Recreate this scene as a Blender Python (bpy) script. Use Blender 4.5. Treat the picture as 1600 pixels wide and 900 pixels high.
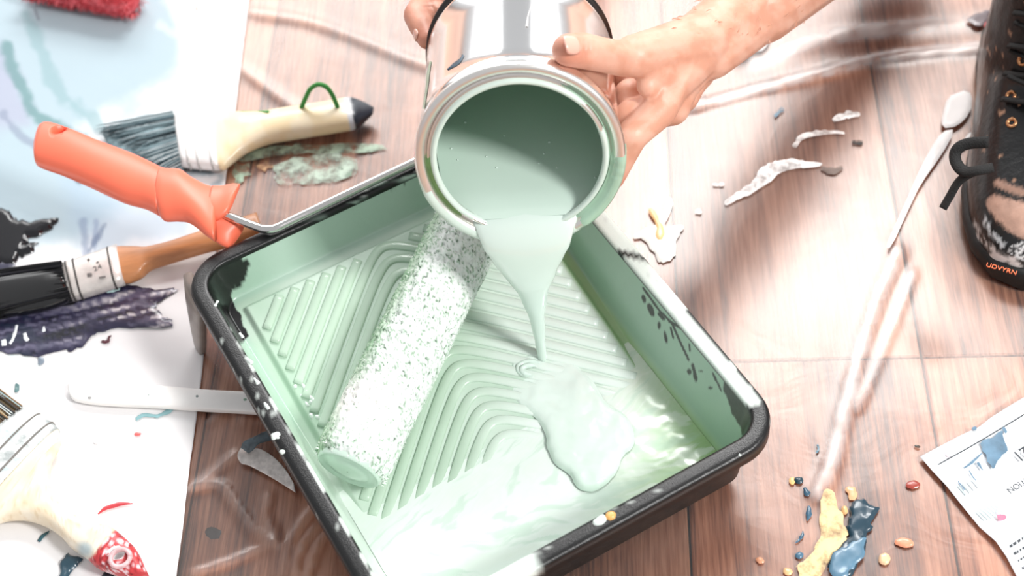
import bpy, bmesh, math, random
import numpy as np
from mathutils import Vector, Matrix
from mathutils.geometry import delaunay_2d_cdt
for o in list(bpy.data.objects): bpy.data.objects.remove(o)
random.seed(7); RNG = np.random.default_rng(7)
SC = bpy.context.scene; COL = SC.collection

# ---------------------------------------------------------------- camera, world, light, exposure
PITCH, ROLL, FPX, CAMH = 0.896514915, -0.117840064, 2391.88859, 0.982565
CAM = np.array([0, 0, CAMH])
_f = np.array([0, math.cos(PITCH), -math.sin(PITCH)]); _r = np.array([1., 0, 0]); _u = np.cross(_r, _f)
_c, _s = math.cos(ROLL), math.sin(ROLL)
CR, CU, CF = _c*_r + _s*_u, -_s*_r + _c*_u, _f
cd = bpy.data.cameras.new('camera'); cam = bpy.data.objects.new('camera', cd); COL.objects.link(cam)
cam.matrix_world = Matrix(((CR[0], CU[0], -CF[0], 0), (CR[1], CU[1], -CF[1], 0), (CR[2], CU[2], -CF[2], CAMH), (0, 0, 0, 1)))
cd.sensor_width = 36; cd.lens = FPX/1600*36; cd.clip_start = .02
cd.dof.use_dof = True; cd.dof.focus_distance = 1.13; cd.dof.aperture_fstop = 5.0
SC.camera = cam
w = bpy.data.worlds.new('room_light'); SC.world = w; w.use_nodes = True
w.node_tree.nodes['Background'].inputs[0].default_value = (0.97, 0.98, 1.0, 1)
w.node_tree.nodes['Background'].inputs[1].default_value = 0.60
def area(name, loc, target, sx, sy, power, col=(1, 1, 1)):
    l = bpy.data.lights.new(name, 'AREA'); l.shape = 'RECTANGLE'; l.size = sx; l.size_y = sy; l.energy = power; l.color = col
    o = bpy.data.objects.new(name, l); COL.objects.link(o); o.location = loc
    o.rotation_euler = (Vector(target)-Vector(loc)).to_track_quat('-Z', 'Y').to_euler(); return o
area('window_or_added_light', (1.74, -.47, 2.15), (0, .75, .1), .5, .5, 78, (1, .985, .97))
area('overhead_light', (.85, 2.95, 2.9), (.3, .8, 0), 1.5, .7, 74, (1, .99, .98))  # unseen overhead light, placed so the film mirrors it as glare
area('overhead_light', (0, 4.7, 2.9), (0, 1, 0), 3.2, 1.0, 115, (1, .99, .98))  # unseen overhead light for the glare on the far floor
area('window_or_added_light', (-1.7, 4.6, 1.35), (-1.2, .8, 1.0), 3.0, 2.1, 36)  # added light out of view, gives the can body a bright reflection
area('window_or_added_light', (2.0, 4.6, 1.35), (1.5, .8, 1.0), 2.2, 2.1, 26)  # second added light; the gap between both leaves a stripe on the can
SC.view_settings.view_transform = 'Standard'; SC.view_settings.look = 'None'
SC.view_settings.gamma = 1; SC.view_settings.use_curve_mapping = False; SC.view_settings.exposure = -0.02

# ---------------------------------------------------------------- helpers
def ray(px, py): return CF + CR*((px-800)/FPX) - CU*((py-450)/FPX)
def P(px, py, z=0.0):
    d = ray(px, py); return CAM + d*((z-CAMH)/d[2])
def PD(px, py, depth): return CAM + ray(px, py)*depth
def project(V):
    d = np.asarray(V) - CAM; z = d @ CF
    return np.stack([800 + FPX*(d@CR)/z, 450 - FPX*(d@CU)/z], -1)
def lin(h):
    h = h.lstrip('#'); c = [int(h[i:i+2], 16)/255 for i in (0, 2, 4)]
    return np.array([x/12.92 if x <= .04045 else ((x+.055)/1.055)**2.4 for x in c])
_T = RNG.random((64, 64))
def vnoise(x, y, seed=0):
    x = np.asarray(x, float)+seed*17.31; y = np.asarray(y, float)+seed*9.77
    xi, yi = np.floor(x).astype(int), np.floor(y).astype(int); fx, fy = x-xi, y-yi
    fx = fx*fx*(3-2*fx); fy = fy*fy*(3-2*fy)
    g = lambda a, b: _T[a % 64, b % 64]
    return (g(xi, yi)*(1-fx)+g(xi+1, yi)*fx)*(1-fy)+(g(xi, yi+1)*(1-fx)+g(xi+1, yi+1)*fx)*fy
def fbm(x, y, seed=0, oct=4):
    s = 0; a = .5; t = 0
    for i in range(oct):
        s = s + a*vnoise(np.asarray(x)*2**i, np.asarray(y)*2**i, seed+i*3); t += a; a *= .5
    return s/t
def sstep(a, b, x):
    t = np.clip((np.asarray(x)-a)/(b-a), 0, 1); return t*t*(3-2*t)
def sdf(pts, poly):
    pts = np.asarray(pts, float); poly = np.asarray(poly, float)
    dmin = np.full(len(pts), 1e9); inside = np.zeros(len(pts), bool)
    for i in range(len(poly)):
        a = poly[i]; b = poly[(i+1) % len(poly)]; e = b-a; v = pts-a
        t = np.clip((v@e)/(e@e+1e-12), 0, 1); dmin = np.minimum(dmin, np.hypot(*(v-t[:, None]*e).T))
        c = ((a[1] > pts[:, 1]) != (b[1] > pts[:, 1])) & (pts[:, 0] < (b[0]-a[0])*(pts[:, 1]-a[1])/((b[1]-a[1]) or 1e-12)+a[0])
        inside ^= c
    return np.where(inside, -dmin, dmin)
def dline(pts, line):
    pts = np.asarray(pts, float); d = np.full(len(pts), 1e9)
    for a, b in zip(line[:-1], line[1:]):
        a = np.array(a, float); b = np.array(b, float); e = b-a; v = pts-a
        t = np.clip((v@e)/(e@e), 0, 1); d = np.minimum(d, np.hypot(*(v-t[:, None]*e).T))
    return d
def smooth_closed(pts, it=2):
    p = np.asarray(pts, float)
    for _ in range(it):
        q = np.roll(p, -1, 0); p = np.stack([.75*p+.25*q, .25*p+.75*q], 1).reshape(-1, p.shape[1])
    return p
def catmull(pts, n=8):
    p = np.asarray(pts, float); p = np.vstack([2*p[0]-p[1], p, 2*p[-1]-p[-2]]); out = []
    for i in range(1, len(p)-2):
        for k in range(n):
            t = k/n
            out.append(.5*((2*p[i])+(-p[i-1]+p[i+1])*t+(2*p[i-1]-5*p[i]+4*p[i+1]-p[i+2])*t*t+(-p[i-1]+3*p[i]-3*p[i+1]+p[i+2])*t**3))
    out.append(p[-2]); return np.array(out)

def wloc(o):
    v = np.zeros(3)
    while o is not None: v += np.array(o.location); o = o.parent
    return v
def mk(name, V, F, mat, parent=None, smooth=True, col=None):
    V = np.asarray(V, float)
    org = wloc(parent) if parent is not None else np.zeros(3)
    if parent is None:
        org = np.array([V[:, 0].mean(), V[:, 1].mean(), V[:, 2].min()])
    me = bpy.data.meshes.new(name); me.from_pydata((V-org).tolist(), [], F if isinstance(F, list) else np.asarray(F).tolist()); me.update()
    if smooth: me.polygons.foreach_set('use_smooth', [True]*len(me.polygons))
    if col is not None:
        c = np.ones((len(V), 4)); c[:, :3] = col
        a = me.color_attributes.new('Col', 'FLOAT_COLOR', 'POINT'); a.data.foreach_set('color', c.ravel())
    o = bpy.data.objects.new(name, me); COL.objects.link(o)
    me.materials.append(mat)
    if parent is not None: o.parent = parent
    else: o.location = org
    return o
def tag(o, label, cat, group=None, kind=None):
    o['label'] = label; o['category'] = cat
    if group: o['group'] = group
    if kind: o['kind'] = kind
    return o
def root(name, loc, label, cat, group=None):
    o = bpy.data.objects.new(name, None); COL.objects.link(o); o.location = loc; o.empty_display_size = .02
    return tag(o, label, cat, group)
def gridF(n, m, wrap=False):
    i = np.arange(n-1)[:, None]; j = np.arange(m if wrap else m-1)[None, :]; j2 = (j+1) % m
    return np.stack([i*m+j, i*m+j2, (i+1)*m+j2, (i+1)*m+j], -1).reshape(-1, 4).tolist()
def loftF(n, m, cap=True):
    F = gridF(n, m, True)
    if cap: F += [list(range(m))[::-1], [(n-1)*m+j for j in range(m)]]
    return F
def frames(path):
    path = np.asarray(path, float); T = np.gradient(path, axis=0); T /= np.linalg.norm(T, axis=1)[:, None]+1e-12
    up = np.array([0, 0, 1.]) if abs(T[0][2]) < .9 else np.array([1., 0, 0])
    N = np.zeros_like(path); n = np.cross(T[0], np.cross(up, T[0])); n /= np.linalg.norm(n)
    for i in range(len(path)):
        n = n-T[i]*(n@T[i]); n /= np.linalg.norm(n); N[i] = n
    return T, N, np.cross(T, N)
def tube(path, r, seg=10, flat=1.0):
    path = np.asarray(path, float); T, N, B = frames(path); r = np.broadcast_to(r, (len(path),))
    a = np.linspace(0, 2*np.pi, seg, endpoint=False)
    V = path[:, None]+r[:, None, None]*(np.cos(a)[None, :, None]*N[:, None]*flat+np.sin(a)[None, :, None]*B[:, None])
    return V.reshape(-1, 3), loftF(len(path), seg)
def merge(parts):
    V, F, k = [], [], 0
    for v, f in parts:
        V.append(v); F += [[i+k for i in q] for q in f]; k += len(v)
    return np.vstack(V), F
def secpairs(pairs, zc, th, sub=6, n=20, e=2.6):
    """sections between two outline pixels each; real height zc and vertical half thickness th per station"""
    pairs = np.asarray(pairs, float).reshape(-1, 4); k = len(pairs)
    zc = np.broadcast_to(zc, (k,)); th = np.broadcast_to(th, (k,))
    D = catmull(np.column_stack([pairs, zc, th]), sub) if sub > 1 else np.column_stack([pairs, zc, th])
    a = np.linspace(0, 2*np.pi, n, endpoint=False); ca, sa = np.cos(a), np.sin(a)
    sx = np.sign(ca)*np.abs(ca)**(2/e); sz = np.sign(sa)*np.abs(sa)**(2/e); S = []
    for r in D:
        A, B = P(r[0], r[1], r[4]), P(r[2], r[3], r[4]); c, h = (A+B)/2, (A-B)/2
        S.append(c+sx[:, None]*h+np.array([0, 0, 1])*sz[:, None]*max(r[5], .0003))
    return np.array(S)
def loftpx(name, pairs, zc, th, mat, parent, sub=6, n=20, e=2.6, colf=None):
    S = secpairs(pairs, zc, th, sub, n, e); V = S.reshape(-1, 3)
    return mk(name, V, loftF(len(S), n), mat, parent, col=colf(V) if colf else None)
def jitter(poly, amp, seed):
    p = np.asarray(poly, float); c = p.mean(0); d = p-c; n = d/(np.linalg.norm(d, axis=1)[:, None]+1e-9)
    return p+n*((fbm(p[:, 0]*.14, p[:, 1]*.14, seed, 4)-.5)*4*amp)[:, None]
def blobmesh(polypx, z, h, rpx=6, step=5, it=2, amp=2.0, seed=1, zf=None, ripple=0):
    """raised patch with a rounded edge whose outline lies on a surface at height z"""
    poly = jitter(smooth_closed(polypx, it), amp, seed)
    x0, y0 = poly.min(0); x1, y1 = poly.max(0)
    gx, gy = np.meshgrid(np.arange(x0, x1, step), np.arange(y0, y1, step)); g = np.column_stack([gx.ravel(), gy.ravel()])
    if len(g):
        g = g+RNG.uniform(-.2, .2, g.shape)*step; d = sdf(g, poly); g = g[d < -step*.35]
    pts = np.vstack([poly, g]) if len(g) else poly
    m = len(poly)
    r = delaunay_2d_cdt([Vector(p) for p in pts], [(i, (i+1) % m) for i in range(m)], [], 1, 1e-4)
    q = np.array([[v[0], v[1]] for v in r[0]]); d = np.maximum(0, -sdf(q, poly))
    t = np.clip(d/rpx, 0, 1); hh = h*np.sqrt(np.maximum(0, 1-(1-t)**2))
    if ripple: hh = hh*(1+ripple*(fbm(q[:, 0]*.06, q[:, 1]*.06, seed+5, 3)-.5)*2)
    V = np.array([P(a, b, z if zf is None else zf) for a, b in q]); V[:, 2] += hh
    return V, [list(f) for f in r[2]], q, d
def blob(name, polypx, z, h, mat, label, cat='paint stain', parent=None, colf=None, group=None, **k):
    V, F, q, d = blobmesh(polypx, z, h, **k)
    # a skirt closes the patch down on to the surface
    o = mk(name, V, F, mat, parent, col=colf(V, q, d) if colf else None)
    bm = bmesh.new(); bm.from_mesh(o.data); bmesh.ops.recalc_face_normals(bm, faces=bm.faces)
    if sum(f.normal.z for f in bm.faces) < 0: bmesh.ops.reverse_faces(bm, faces=bm.faces)
    bm.to_mesh(o.data); bm.free()
    if parent is None: tag(o, label, cat, group)
    elif label: o['label'] = label
    return o
def ell(cx, cy, rx, ry, rot=0, n=12):
    a = np.linspace(0, 2*np.pi, n, endpoint=False); c, s = math.cos(rot), math.sin(rot)
    x, y = rx*np.cos(a), ry*np.sin(a); return np.column_stack([cx+x*c-y*s, cy+x*s+y*c])
def stroke(pts, wd):
    """outline of a brush stroke along pixel points"""
    p = catmull(pts, 5); w = np.interp(np.linspace(0, 1, len(p)), np.linspace(0, 1, len(wd)), wd) if not np.isscalar(wd) else np.full(len(p), wd)
    t = np.gradient(p, axis=0); t /= np.linalg.norm(t, axis=1)[:, None]; n = np.column_stack([-t[:, 1], t[:, 0]])
    return np.vstack([p+n*w[:, None], (p-n*w[:, None])[::-1]])
def remesh(o, voxel, smooth_it=6):
    m = o.modifiers.new('r', 'REMESH'); m.mode = 'VOXEL'; m.voxel_size = voxel
    if smooth_it:
        s = o.modifiers.new('s', 'SMOOTH'); s.iterations = smooth_it; s.factor = .5
    bake(o)
def bake(o):
    bpy.context.view_layer.update()
    dg = bpy.context.evaluated_depsgraph_get(); me = bpy.data.meshes.new_from_object(o.evaluated_get(dg))
    old = o.data; o.modifiers.clear(); o.data = me; me.name = o.name
    me.polygons.foreach_set('use_smooth', [True]*len(me.polygons)); bpy.data.meshes.remove(old)
def verts(o):
    a = np.empty(len(o.data.vertices)*3); o.data.vertices.foreach_get('co', a); return a.reshape(-1, 3)+wloc(o)
def setverts(o, V): o.data.vertices.foreach_set('co', (V-wloc(o)).ravel()); o.data.update()
def setcol(o, c):
    me = o.data
    a = me.color_attributes.get('Col') or me.color_attributes.new('Col', 'FLOAT_COLOR', 'POINT')
    q = np.ones((len(me.vertices), 4)); q[:, :3] = c; a.data.foreach_set('color', q.ravel())
def cut(o, V, F):
    me = bpy.data.meshes.new('cut'); me.from_pydata(np.asarray(V).tolist(), [], F); c = bpy.data.objects.new('cut', me); COL.objects.link(c)
    m = o.modifiers.new('b', 'BOOLEAN'); m.operation = 'DIFFERENCE'; m.object = c; m.solver = 'EXACT'
    bake(o); bpy.data.objects.remove(c)
def ball(c, r, n=12):
    a = np.linspace(0, np.pi, n); path = np.array([[0, 0, -math.cos(t)] for t in a])*r+np.array(c)
    return tube(path, np.maximum(np.sin(a)*r, 1e-5), 2*n)
def cone(a, b, ra, rb, n=14):
    """tapering limb with round ends"""
    a = np.array(a, float); b = np.array(b, float); d = b-a; L = np.linalg.norm(d); d = d/L
    ts = np.linspace(-np.pi/2, 0, 6); pa = [a+d*ra*math.sin(t) for t in ts]; rr = [ra*math.cos(t) for t in ts]
    pb = [b+d*rb*math.sin(-t) for t in ts[::-1]]; rr2 = [rb*math.cos(t) for t in ts[::-1]]
    return tube(np.array(pa+pb), np.maximum(np.array(rr+rr2), 1e-5), n)

# ---------------------------------------------------------------- materials
MATS = {}
def mat(name, col='#808080', rough=.5, metal=0, attr=False, var=0, vscale=60, bump=0, bscale=200, coat=0, spec=.5, sss=0, stretch=None, ramp=None, alpha=1):
    if name in MATS: return MATS[name]
    m = bpy.data.materials.new(name); m.use_nodes = True; nt = m.node_tree; b = nt.nodes['Principled BSDF']
    b.inputs['Roughness'].default_value = rough; b.inputs['Metallic'].default_value = metal
    b.inputs['Coat Weight'].default_value = coat; b.inputs['Coat Roughness'].default_value = .08; b.inputs['Specular IOR Level'].default_value = spec
    if sss:
        b.inputs['Subsurface Weight'].default_value = sss; b.inputs['Subsurface Radius'].default_value = (.006, .002, .001); b.inputs['Subsurface Scale'].default_value = 1
    tc = nt.nodes.new('ShaderNodeTexCoord'); mp = nt.nodes.new('ShaderNodeMapping'); nt.links.new(tc.outputs['Object'], mp.inputs[0])
    if stretch: mp.inputs['Scale'].default_value = stretch[:3]; mp.inputs['Rotation'].default_value = (0, 0, stretch[3] if len(stretch) > 3 else 0)
    c = lin(col)
    if attr:
        src = nt.nodes.new('ShaderNodeAttribute'); src.attribute_name = 'Col'; out = src.outputs['Color']
    else:
        src = nt.nodes.new('ShaderNodeRGB'); src.outputs[0].default_value = (*c, 1); out = src.outputs[0]
    n = nt.nodes.new('ShaderNodeTexNoise'); n.inputs['Scale'].default_value = vscale; n.inputs['Detail'].default_value = 5
    nt.links.new(mp.outputs[0], n.inputs['Vector'])
    if ramp:
        r = nt.nodes.new('ShaderNodeValToRGB'); r.color_ramp.elements[0].position = ramp[0][0]; r.color_ramp.elements[0].color = (*lin(ramp[0][1]), 1)
        r.color_ramp.elements[1].position = ramp[-1][0]; r.color_ramp.elements[1].color = (*lin(ramp[-1][1]), 1)
        for p_, c_ in ramp[1:-1]:
            e = r.color_ramp.elements.new(p_); e.color = (*lin(c_), 1)
        nt.links.new(n.outputs['Fac'], r.inputs[0]); out = r.outputs[0]
    elif var:
        mr = nt.nodes.new('ShaderNodeMapRange'); mr.inputs[1].default_value = .3; mr.inputs[2].default_value = .7
        mr.inputs[3].default_value = 1-var; mr.inputs[4].default_value = 1+var*.6
        nt.links.new(n.outputs['Fac'], mr.inputs[0])
        vm = nt.nodes.new('ShaderNodeVectorMath'); vm.operation = 'MULTIPLY'
        nt.links.new(out, vm.inputs[0]); nt.links.new(mr.outputs[0], vm.inputs[1]); out = vm.outputs[0]
    nt.links.new(out, b.inputs['Base Color'])
    if bump:
        n2 = nt.nodes.new('ShaderNodeTexNoise'); n2.inputs['Scale'].default_value = bscale; n2.inputs['Detail'].default_value = 4
        nt.links.new(mp.outputs[0], n2.inputs['Vector'])
        bp = nt.nodes.new('ShaderNodeBump'); bp.inputs['Strength'].default_value = bump; bp.inputs['Distance'].default_value = .002
        nt.links.new(n2.outputs['Fac'], bp.inputs['Height']); nt.links.new(bp.outputs[0], b.inputs['Normal'])
    MATS[name] = m; return m

# ================================================================ SETTING: floor boards
SEAM_A, SEAM_B = P(1350, 40), P(1465, 700)
fd = (SEAM_A-SEAM_B)/np.linalg.norm(SEAM_A-SEAM_B); fp = np.array([fd[1], -fd[0], 0])   # along board, across board
FANG = math.atan2(fd[0], fd[1])
def wood(name, seed, tint):
    m = bpy.data.materials.new(name); m.use_nodes = True; nt = m.node_tree; b = nt.nodes['Principled BSDF']
    tc = nt.nodes.new('ShaderNodeTexCoord'); mp = nt.nodes.new('ShaderNodeMapping')
    mp.inputs['Rotation'].default_value = (0, 0, FANG); mp.inputs['Location'].default_value = (seed*.37, seed*1.13, 0)
    nt.links.new(tc.outputs['Object'], mp.inputs[0])
    def noise(scale, sc, det=6, rough=.6, dist=0):
        m2 = nt.nodes.new('ShaderNodeMapping'); m2.inputs['Scale'].default_value = sc; nt.links.new(mp.outputs[0], m2.inputs[0])
        n = nt.nodes.new('ShaderNodeTexNoise'); n.inputs['Scale'].default_value = scale; n.inputs['Detail'].default_value = det
        n.inputs['Roughness'].default_value = rough; n.inputs['Distortion'].default_value = dist; nt.links.new(m2.outputs[0], n.inputs['Vector']); return n
    big = noise(9, (1, .22, 1), 3, .5, .6); fine = noise(420, (1, .045, 1), 3, .6); mid = noise(70, (1, .06, 1), 4, .6, .5)
    def math_(op, a, bb):
        q = nt.nodes.new('ShaderNodeMath'); q.operation = op
        for i, x in enumerate((a, bb)):
            if isinstance(x, (int, float)): q.inputs[i].default_value = x
            else: nt.links.new(x, q.inputs[i])
        return q.outputs[0]
    s = math_('ADD', math_('MULTIPLY', big.outputs[0], .38), math_('ADD', math_('MULTIPLY', mid.outputs[0], .34), math_('MULTIPLY', fine.outputs[0], .28)))
    r = nt.nodes.new('ShaderNodeValToRGB'); r.color_ramp.elements[0].position = .40; r.color_ramp.elements[1].position = .585
    cs = [lin('#6c3b25')*tint, lin('#e2ad8c')*tint]
    r.color_ramp.elements[0].color = (*cs[0], 1); r.color_ramp.elements[1].color = (*cs[1], 1)
    e = r.color_ramp.elements.new(.48); e.color = (*(lin('#b67a59')*tint), 1)
    nt.links.new(s, r.inputs[0]); nt.links.new(r.outputs[0], b.inputs['Base Color'])
    b.inputs['Roughness'].default_value = .42
    bp = nt.nodes.new('ShaderNodeBump'); bp.inputs['Strength'].default_value = .25; bp.inputs['Distance'].default_value = .001
    nt.links.new(s, bp.inputs['Height']); nt.links.new(bp.outputs[0], b.inputs['Normal'])
    return m
floor = mk('floor', [[-2.5, -1, -.03], [2.5, -1, -.03], [2.5, 4, -.03], [-2.5, 4, -.03], [-2.5, -1, -.008], [2.5, -1, -.008], [2.5, 4, -.008], [-2.5, 4, -.008]],
           [[0, 3, 2, 1], [4, 5, 6, 7], [0, 1, 5, 4], [1, 2, 6, 5], [2, 3, 7, 6], [3, 0, 4, 7]], mat('subfloor', '#3a2418', .8, var=.2), smooth=False)
floor['kind'] = 'structure'; floor['label'] = 'brown oak plank floor under clear film'; floor['category'] = 'floor'
PW = .186; CROSS = (P(1430, 558)-SEAM_B) @ fd
WOODS = [wood('oak_board_%d' % i, i*3.7, np.array(t)) for i, t in enumerate([(1, 1, 1), (1.1, 1.05, 1.0), (.92, .9, .9), (1.16, 1.12, 1.1)])]
for k in range(-8, 7):
    off = CROSS if k == -1 else CROSS+((k*.53) % 1.0)*1.15
    for j in (-2, -1, 0, 1):
        a0 = off+j*1.2; a1 = a0+1.2; g = .0009; bv = .0012
        c = [(k*PW+g, a0+g), ((k+1)*PW-g, a0+g), ((k+1)*PW-g, a1-g), (k*PW+g, a1-g)]
        ci = [(k*PW+g+bv, a0+g+bv), ((k+1)*PW-g-bv, a0+g+bv), ((k+1)*PW-g-bv, a1-g-bv), (k*PW+g+bv, a1-g-bv)]
        base = np.array([SEAM_B[0], SEAM_B[1], 0])
        V = [base+fp*u+fd*v_+np.array([0, 0, -.008]) for u, v_ in c]+[base+fp*u+fd*v_+np.array([0, 0, -.0012]) for u, v_ in c]+[base+fp*u+fd*v_ for u, v_ in ci]
        F = [[0, 1, 5, 4], [1, 2, 6, 5], [2, 3, 7, 6], [3, 0, 4, 7], [4, 5, 9, 8], [5, 6, 10, 9], [6, 7, 11, 10], [7, 4, 8, 11], [8, 9, 10, 11]]
        mk('plank', V, F, WOODS[(k*2+j*5) % 4], floor, smooth=False)

# ================================================================ clear plastic film over the floor
def film_mat():
    m = bpy.data.materials.new('clear_film'); m.use_nodes = True; nt = m.node_tree; nt.nodes.clear()
    out = nt.nodes.new('ShaderNodeOutputMaterial'); tr = nt.nodes.new('ShaderNodeBsdfTransparent'); tr.inputs[0].default_value = (1, 1, 1, 1)
    gl = nt.nodes.new('ShaderNodeBsdfGlossy'); gl.inputs['Roughness'].default_value = .30; gl.inputs[0].default_value = (1, .95, .92, 1)  # warm gloss tint stands in for light bounced off the wood
    df = nt.nodes.new('ShaderNodeBsdfDiffuse'); df.inputs[0].default_value = (.95, .93, .92, 1)
    fr = nt.nodes.new('ShaderNodeFresnel'); fr.inputs[0].default_value = 1.5
    tc = nt.nodes.new('ShaderNodeTexCoord'); n = nt.nodes.new('ShaderNodeTexNoise'); n.inputs['Scale'].default_value = 14; n.inputs['Detail'].default_value = 5; n.inputs['Distortion'].default_value = 1.2
    nt.links.new(tc.outputs['Object'], n.inputs['Vector'])
    bp = nt.nodes.new('ShaderNodeBump'); bp.inputs['Strength'].default_value = .12; bp.inputs['Distance'].default_value = .004
    nt.links.new(n.outputs[0], bp.inputs['Height'])
    for x in (gl, fr): nt.links.new(bp.outputs[0], x.inputs['Normal'])
    mu = nt.nodes.new('ShaderNodeMath'); mu.operation = 'MULTIPLY_ADD'; mu.inputs[1].default_value = 1.9; mu.inputs[2].default_value = .0; mu.use_clamp = True
    nt.links.new(fr.outputs[0], mu.inputs[0])
    at = nt.nodes.new('ShaderNodeAttribute'); at.attribute_name = 'Col'
    m1 = nt.nodes.new('ShaderNodeMixShader'); m2 = nt.nodes.new('ShaderNodeMixShader')
    nt.links.new(at.outputs['Fac'], m1.inputs[0]); nt.links.new(tr.outputs[0], m1.inputs[1]); nt.links.new(df.outputs[0], m1.inputs[2])
    nt.links.new(mu.outputs[0], m2.inputs[0]); nt.links.new(m1.outputs[0], m2.inputs[1]); nt.links.new(gl.outputs[0], m2.inputs[2])
    nt.links.new(m2.outputs[0], out.inputs[0]); return m
nx, ny = 340, 320
X, Y = np.meshgrid(np.linspace(-.62, .75, nx), np.linspace(.30, 1.5, ny)); xy = np.column_stack([X.ravel(), Y.ravel()])
px = project(np.column_stack([xy, np.zeros(len(xy))]))
Z = .0010+.0010*fbm(xy[:, 0]*9, xy[:, 1]*9, 3)
dull = .01+.05*fbm(xy[:, 0]*7, xy[:, 1]*5, 8)
FOLDS = [([(1600, 70), (1400, 90), (1250, 125), (1080, 170)], 9, .006, .35), ([(1640, 20), (1420, 45), (1300, 60), (1180, 95)], 13, .004, .25),
         ([(1400, 400), (1370, 470), (1330, 600), (1300, 720), (1280, 770)], 13, .005, .30), ([(1425, 430), (1390, 520), (1340, 640)], 7, .003, .22),
         ([(960, 170), (1090, 165)], 8, .004, .3), ([(390, 20), (500, 40), (640, 95), (700, 115)], 9, .003, .05), ([(380, 110), (470, 175), (560, 215)], 8, .003, .05),
         ([(290, 770), (330, 745), (370, 712)], 6, .006, .06), ([(300, 765), (345, 760), (368, 790), (400, 830), (440, 860)], 6, .007, .08), ([(300, 900), (360, 880), (430, 850)], 5, .005, .04),
         ([(440, 900), (455, 850), (480, 810), (500, 785)], 5, .008, .06), ([(462, 900), (470, 860), (500, 820)], 4, .009, .08), ([(480, 905), (500, 850), (515, 830)], 4, .009, .07), ([(330, 660), (350, 640), (380, 655)], 5, .005, .10),
         ([(420, 780), (415, 810), (440, 850)], 6, .006, .06)]
for line, wd, h, dl in FOLDS:
    d = dline(px, catmull(line, 5)); wob = .6+.8*fbm(px[:, 0]*.03, px[:, 1]*.03, 12)
    g = np.exp(-(d/wd)**2); Z += .4*h*g*wob; dull += 1.15*dl*np.exp(-(d/wd)**4)*(.35+.75*wob*sstep(.25, .65, fbm(px[:, 0]*.05, px[:, 1]*.05, 14)))  # creases whitened in the colour to stand in for their highlights
film_c = np.repeat(np.clip(dull, 0, .8)[:, None], 3, 1)
keep_flat = sstep(-40, 30, sdf(px, [(392, -60), (275, 960), (-900, 960), (-900, -60)]))
Z = .0008+(Z-.0008)*keep_flat
film = mk('plastic_sheet', np.column_stack([xy, Z]), gridF(ny, nx), film_mat(), col=film_c)
tag(film, 'clear creased plastic film spread over the oak floor boards', 'plastic sheet')

# ================================================================ white cover paper on the left
ZS = .0035
ea, eb = P(396, -60, ZS), P(268, 960, ZS)
n1, n2 = 420, 250
tt = np.linspace(0, 1, n1)[:, None]; uu = np.linspace(0, 1, n2)[None, :]
ex = ea[0]+(eb[0]-ea[0])*tt+.0015*(fbm(tt*14, tt*0, 4)-.5)*2; ey = ea[1]+(eb[1]-ea[1])*tt
SX = ex-(1-uu)**1.0*.46; SY = ey+0*uu
V = np.column_stack([SX.ravel(), SY.ravel(), np.full(SX.size, ZS)])
q = project(V)
V[:, 2] += .0016*(fbm(V[:, 0]*12, V[:, 1]*12, 6)-.5)
C = np.tile(lin('#f0eeee'), (len(V), 1))
def paint(C, q, m, col): return C*(1-m[:, None])+lin(col)*m[:, None]
nz = fbm(q[:, 0]*.012, q[:, 1]*.012, 20, 5); nf = fbm(q[:, 0]*.05, q[:, 1]*.05, 24, 4)
def wash(poly, soft, amp=40): return sstep(soft, -soft, sdf(q, poly)+(nz-.5)*2*amp)
C = paint(C, q, .85*wash([(-80, -60), (250, -60), (300, 60), (285, 120), (255, 160), (150, 215), (90, 240), (180, 320), (120, 380), (-80, 400)], 28), '#9db4be')
C = paint(C, q, .75*wash([(90, 250), (200, 300), (300, 300), (310, 380), (200, 400), (140, 400)], 22), '#a8bccb')
C = paint(C, q, .6*wash([(-60, 50), (25, 60), (40, 190), (-60, 220)], 20), '#a9a7bd')
for line, wd, c, m in [([(10, 75), (30, 130), (60, 185), (130, 215)], 15, '#6a8f90', .8), ([(40, 20), (62, 70), (90, 140), (160, 200)], 16, '#8eabb0', .7), ([(5, 180), (30, 210), (70, 235)], 9, '#8a93a6', .7),
                       ([(110, 265), (125, 282)], 9, '#3d5a66', .75), ([(165, 303), (178, 308)], 5, '#5d7a86', .9), ([(55, 15), (60, 30)], 5, '#6c6a78', .6),
                       ([(130, 345), (135, 395)], 9, '#7c8ba5', .6), ([(150, 345), (148, 390)], 7, '#8d9cb4', .7), ([(165, 350), (140, 392)], 6, '#6d7c96', .7),
                       ([(250, 40), (285, 60)], 12, '#c9d6da', .6), ([(20, 560), (60, 575), (40, 600)], 14, '#cfe0df', .7), ([(45, 650), (60, 672)], 8, '#c5d8da', .8),
                       ([(300, 270), (345, 275), (330, 300)], 9, '#9db3bd', .7), ([(25, 610), (28, 606)], 3, '#5f7f80', .9), ([(230, 240), (290, 262), (335, 270)], 8, '#5c7580', .75)]:
    d = dline(q, catmull(line, 5)); C = paint(C, q, m*sstep(wd, wd*.2, d+(nf-.5)*wd*1.3), c)
sheet = mk('cover_paper', V, gridF(n1, n2), mat('paper_white', attr=True, rough=.8, bump=.08, bscale=90, spec=.2), col=C)
bm = bmesh.new(); bm.from_mesh(sheet.data); bmesh.ops.reverse_faces(bm, faces=bm.faces); bm.to_mesh(sheet.data); bm.free()
sm = sheet.modifiers.new('thickness', 'SOLIDIFY'); sm.thickness = .0006; sm.offset = -1
tag(sheet, 'large sheet of white cover paper stained pale blue along the left', 'paper')
ZP = ZS+.0012

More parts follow.
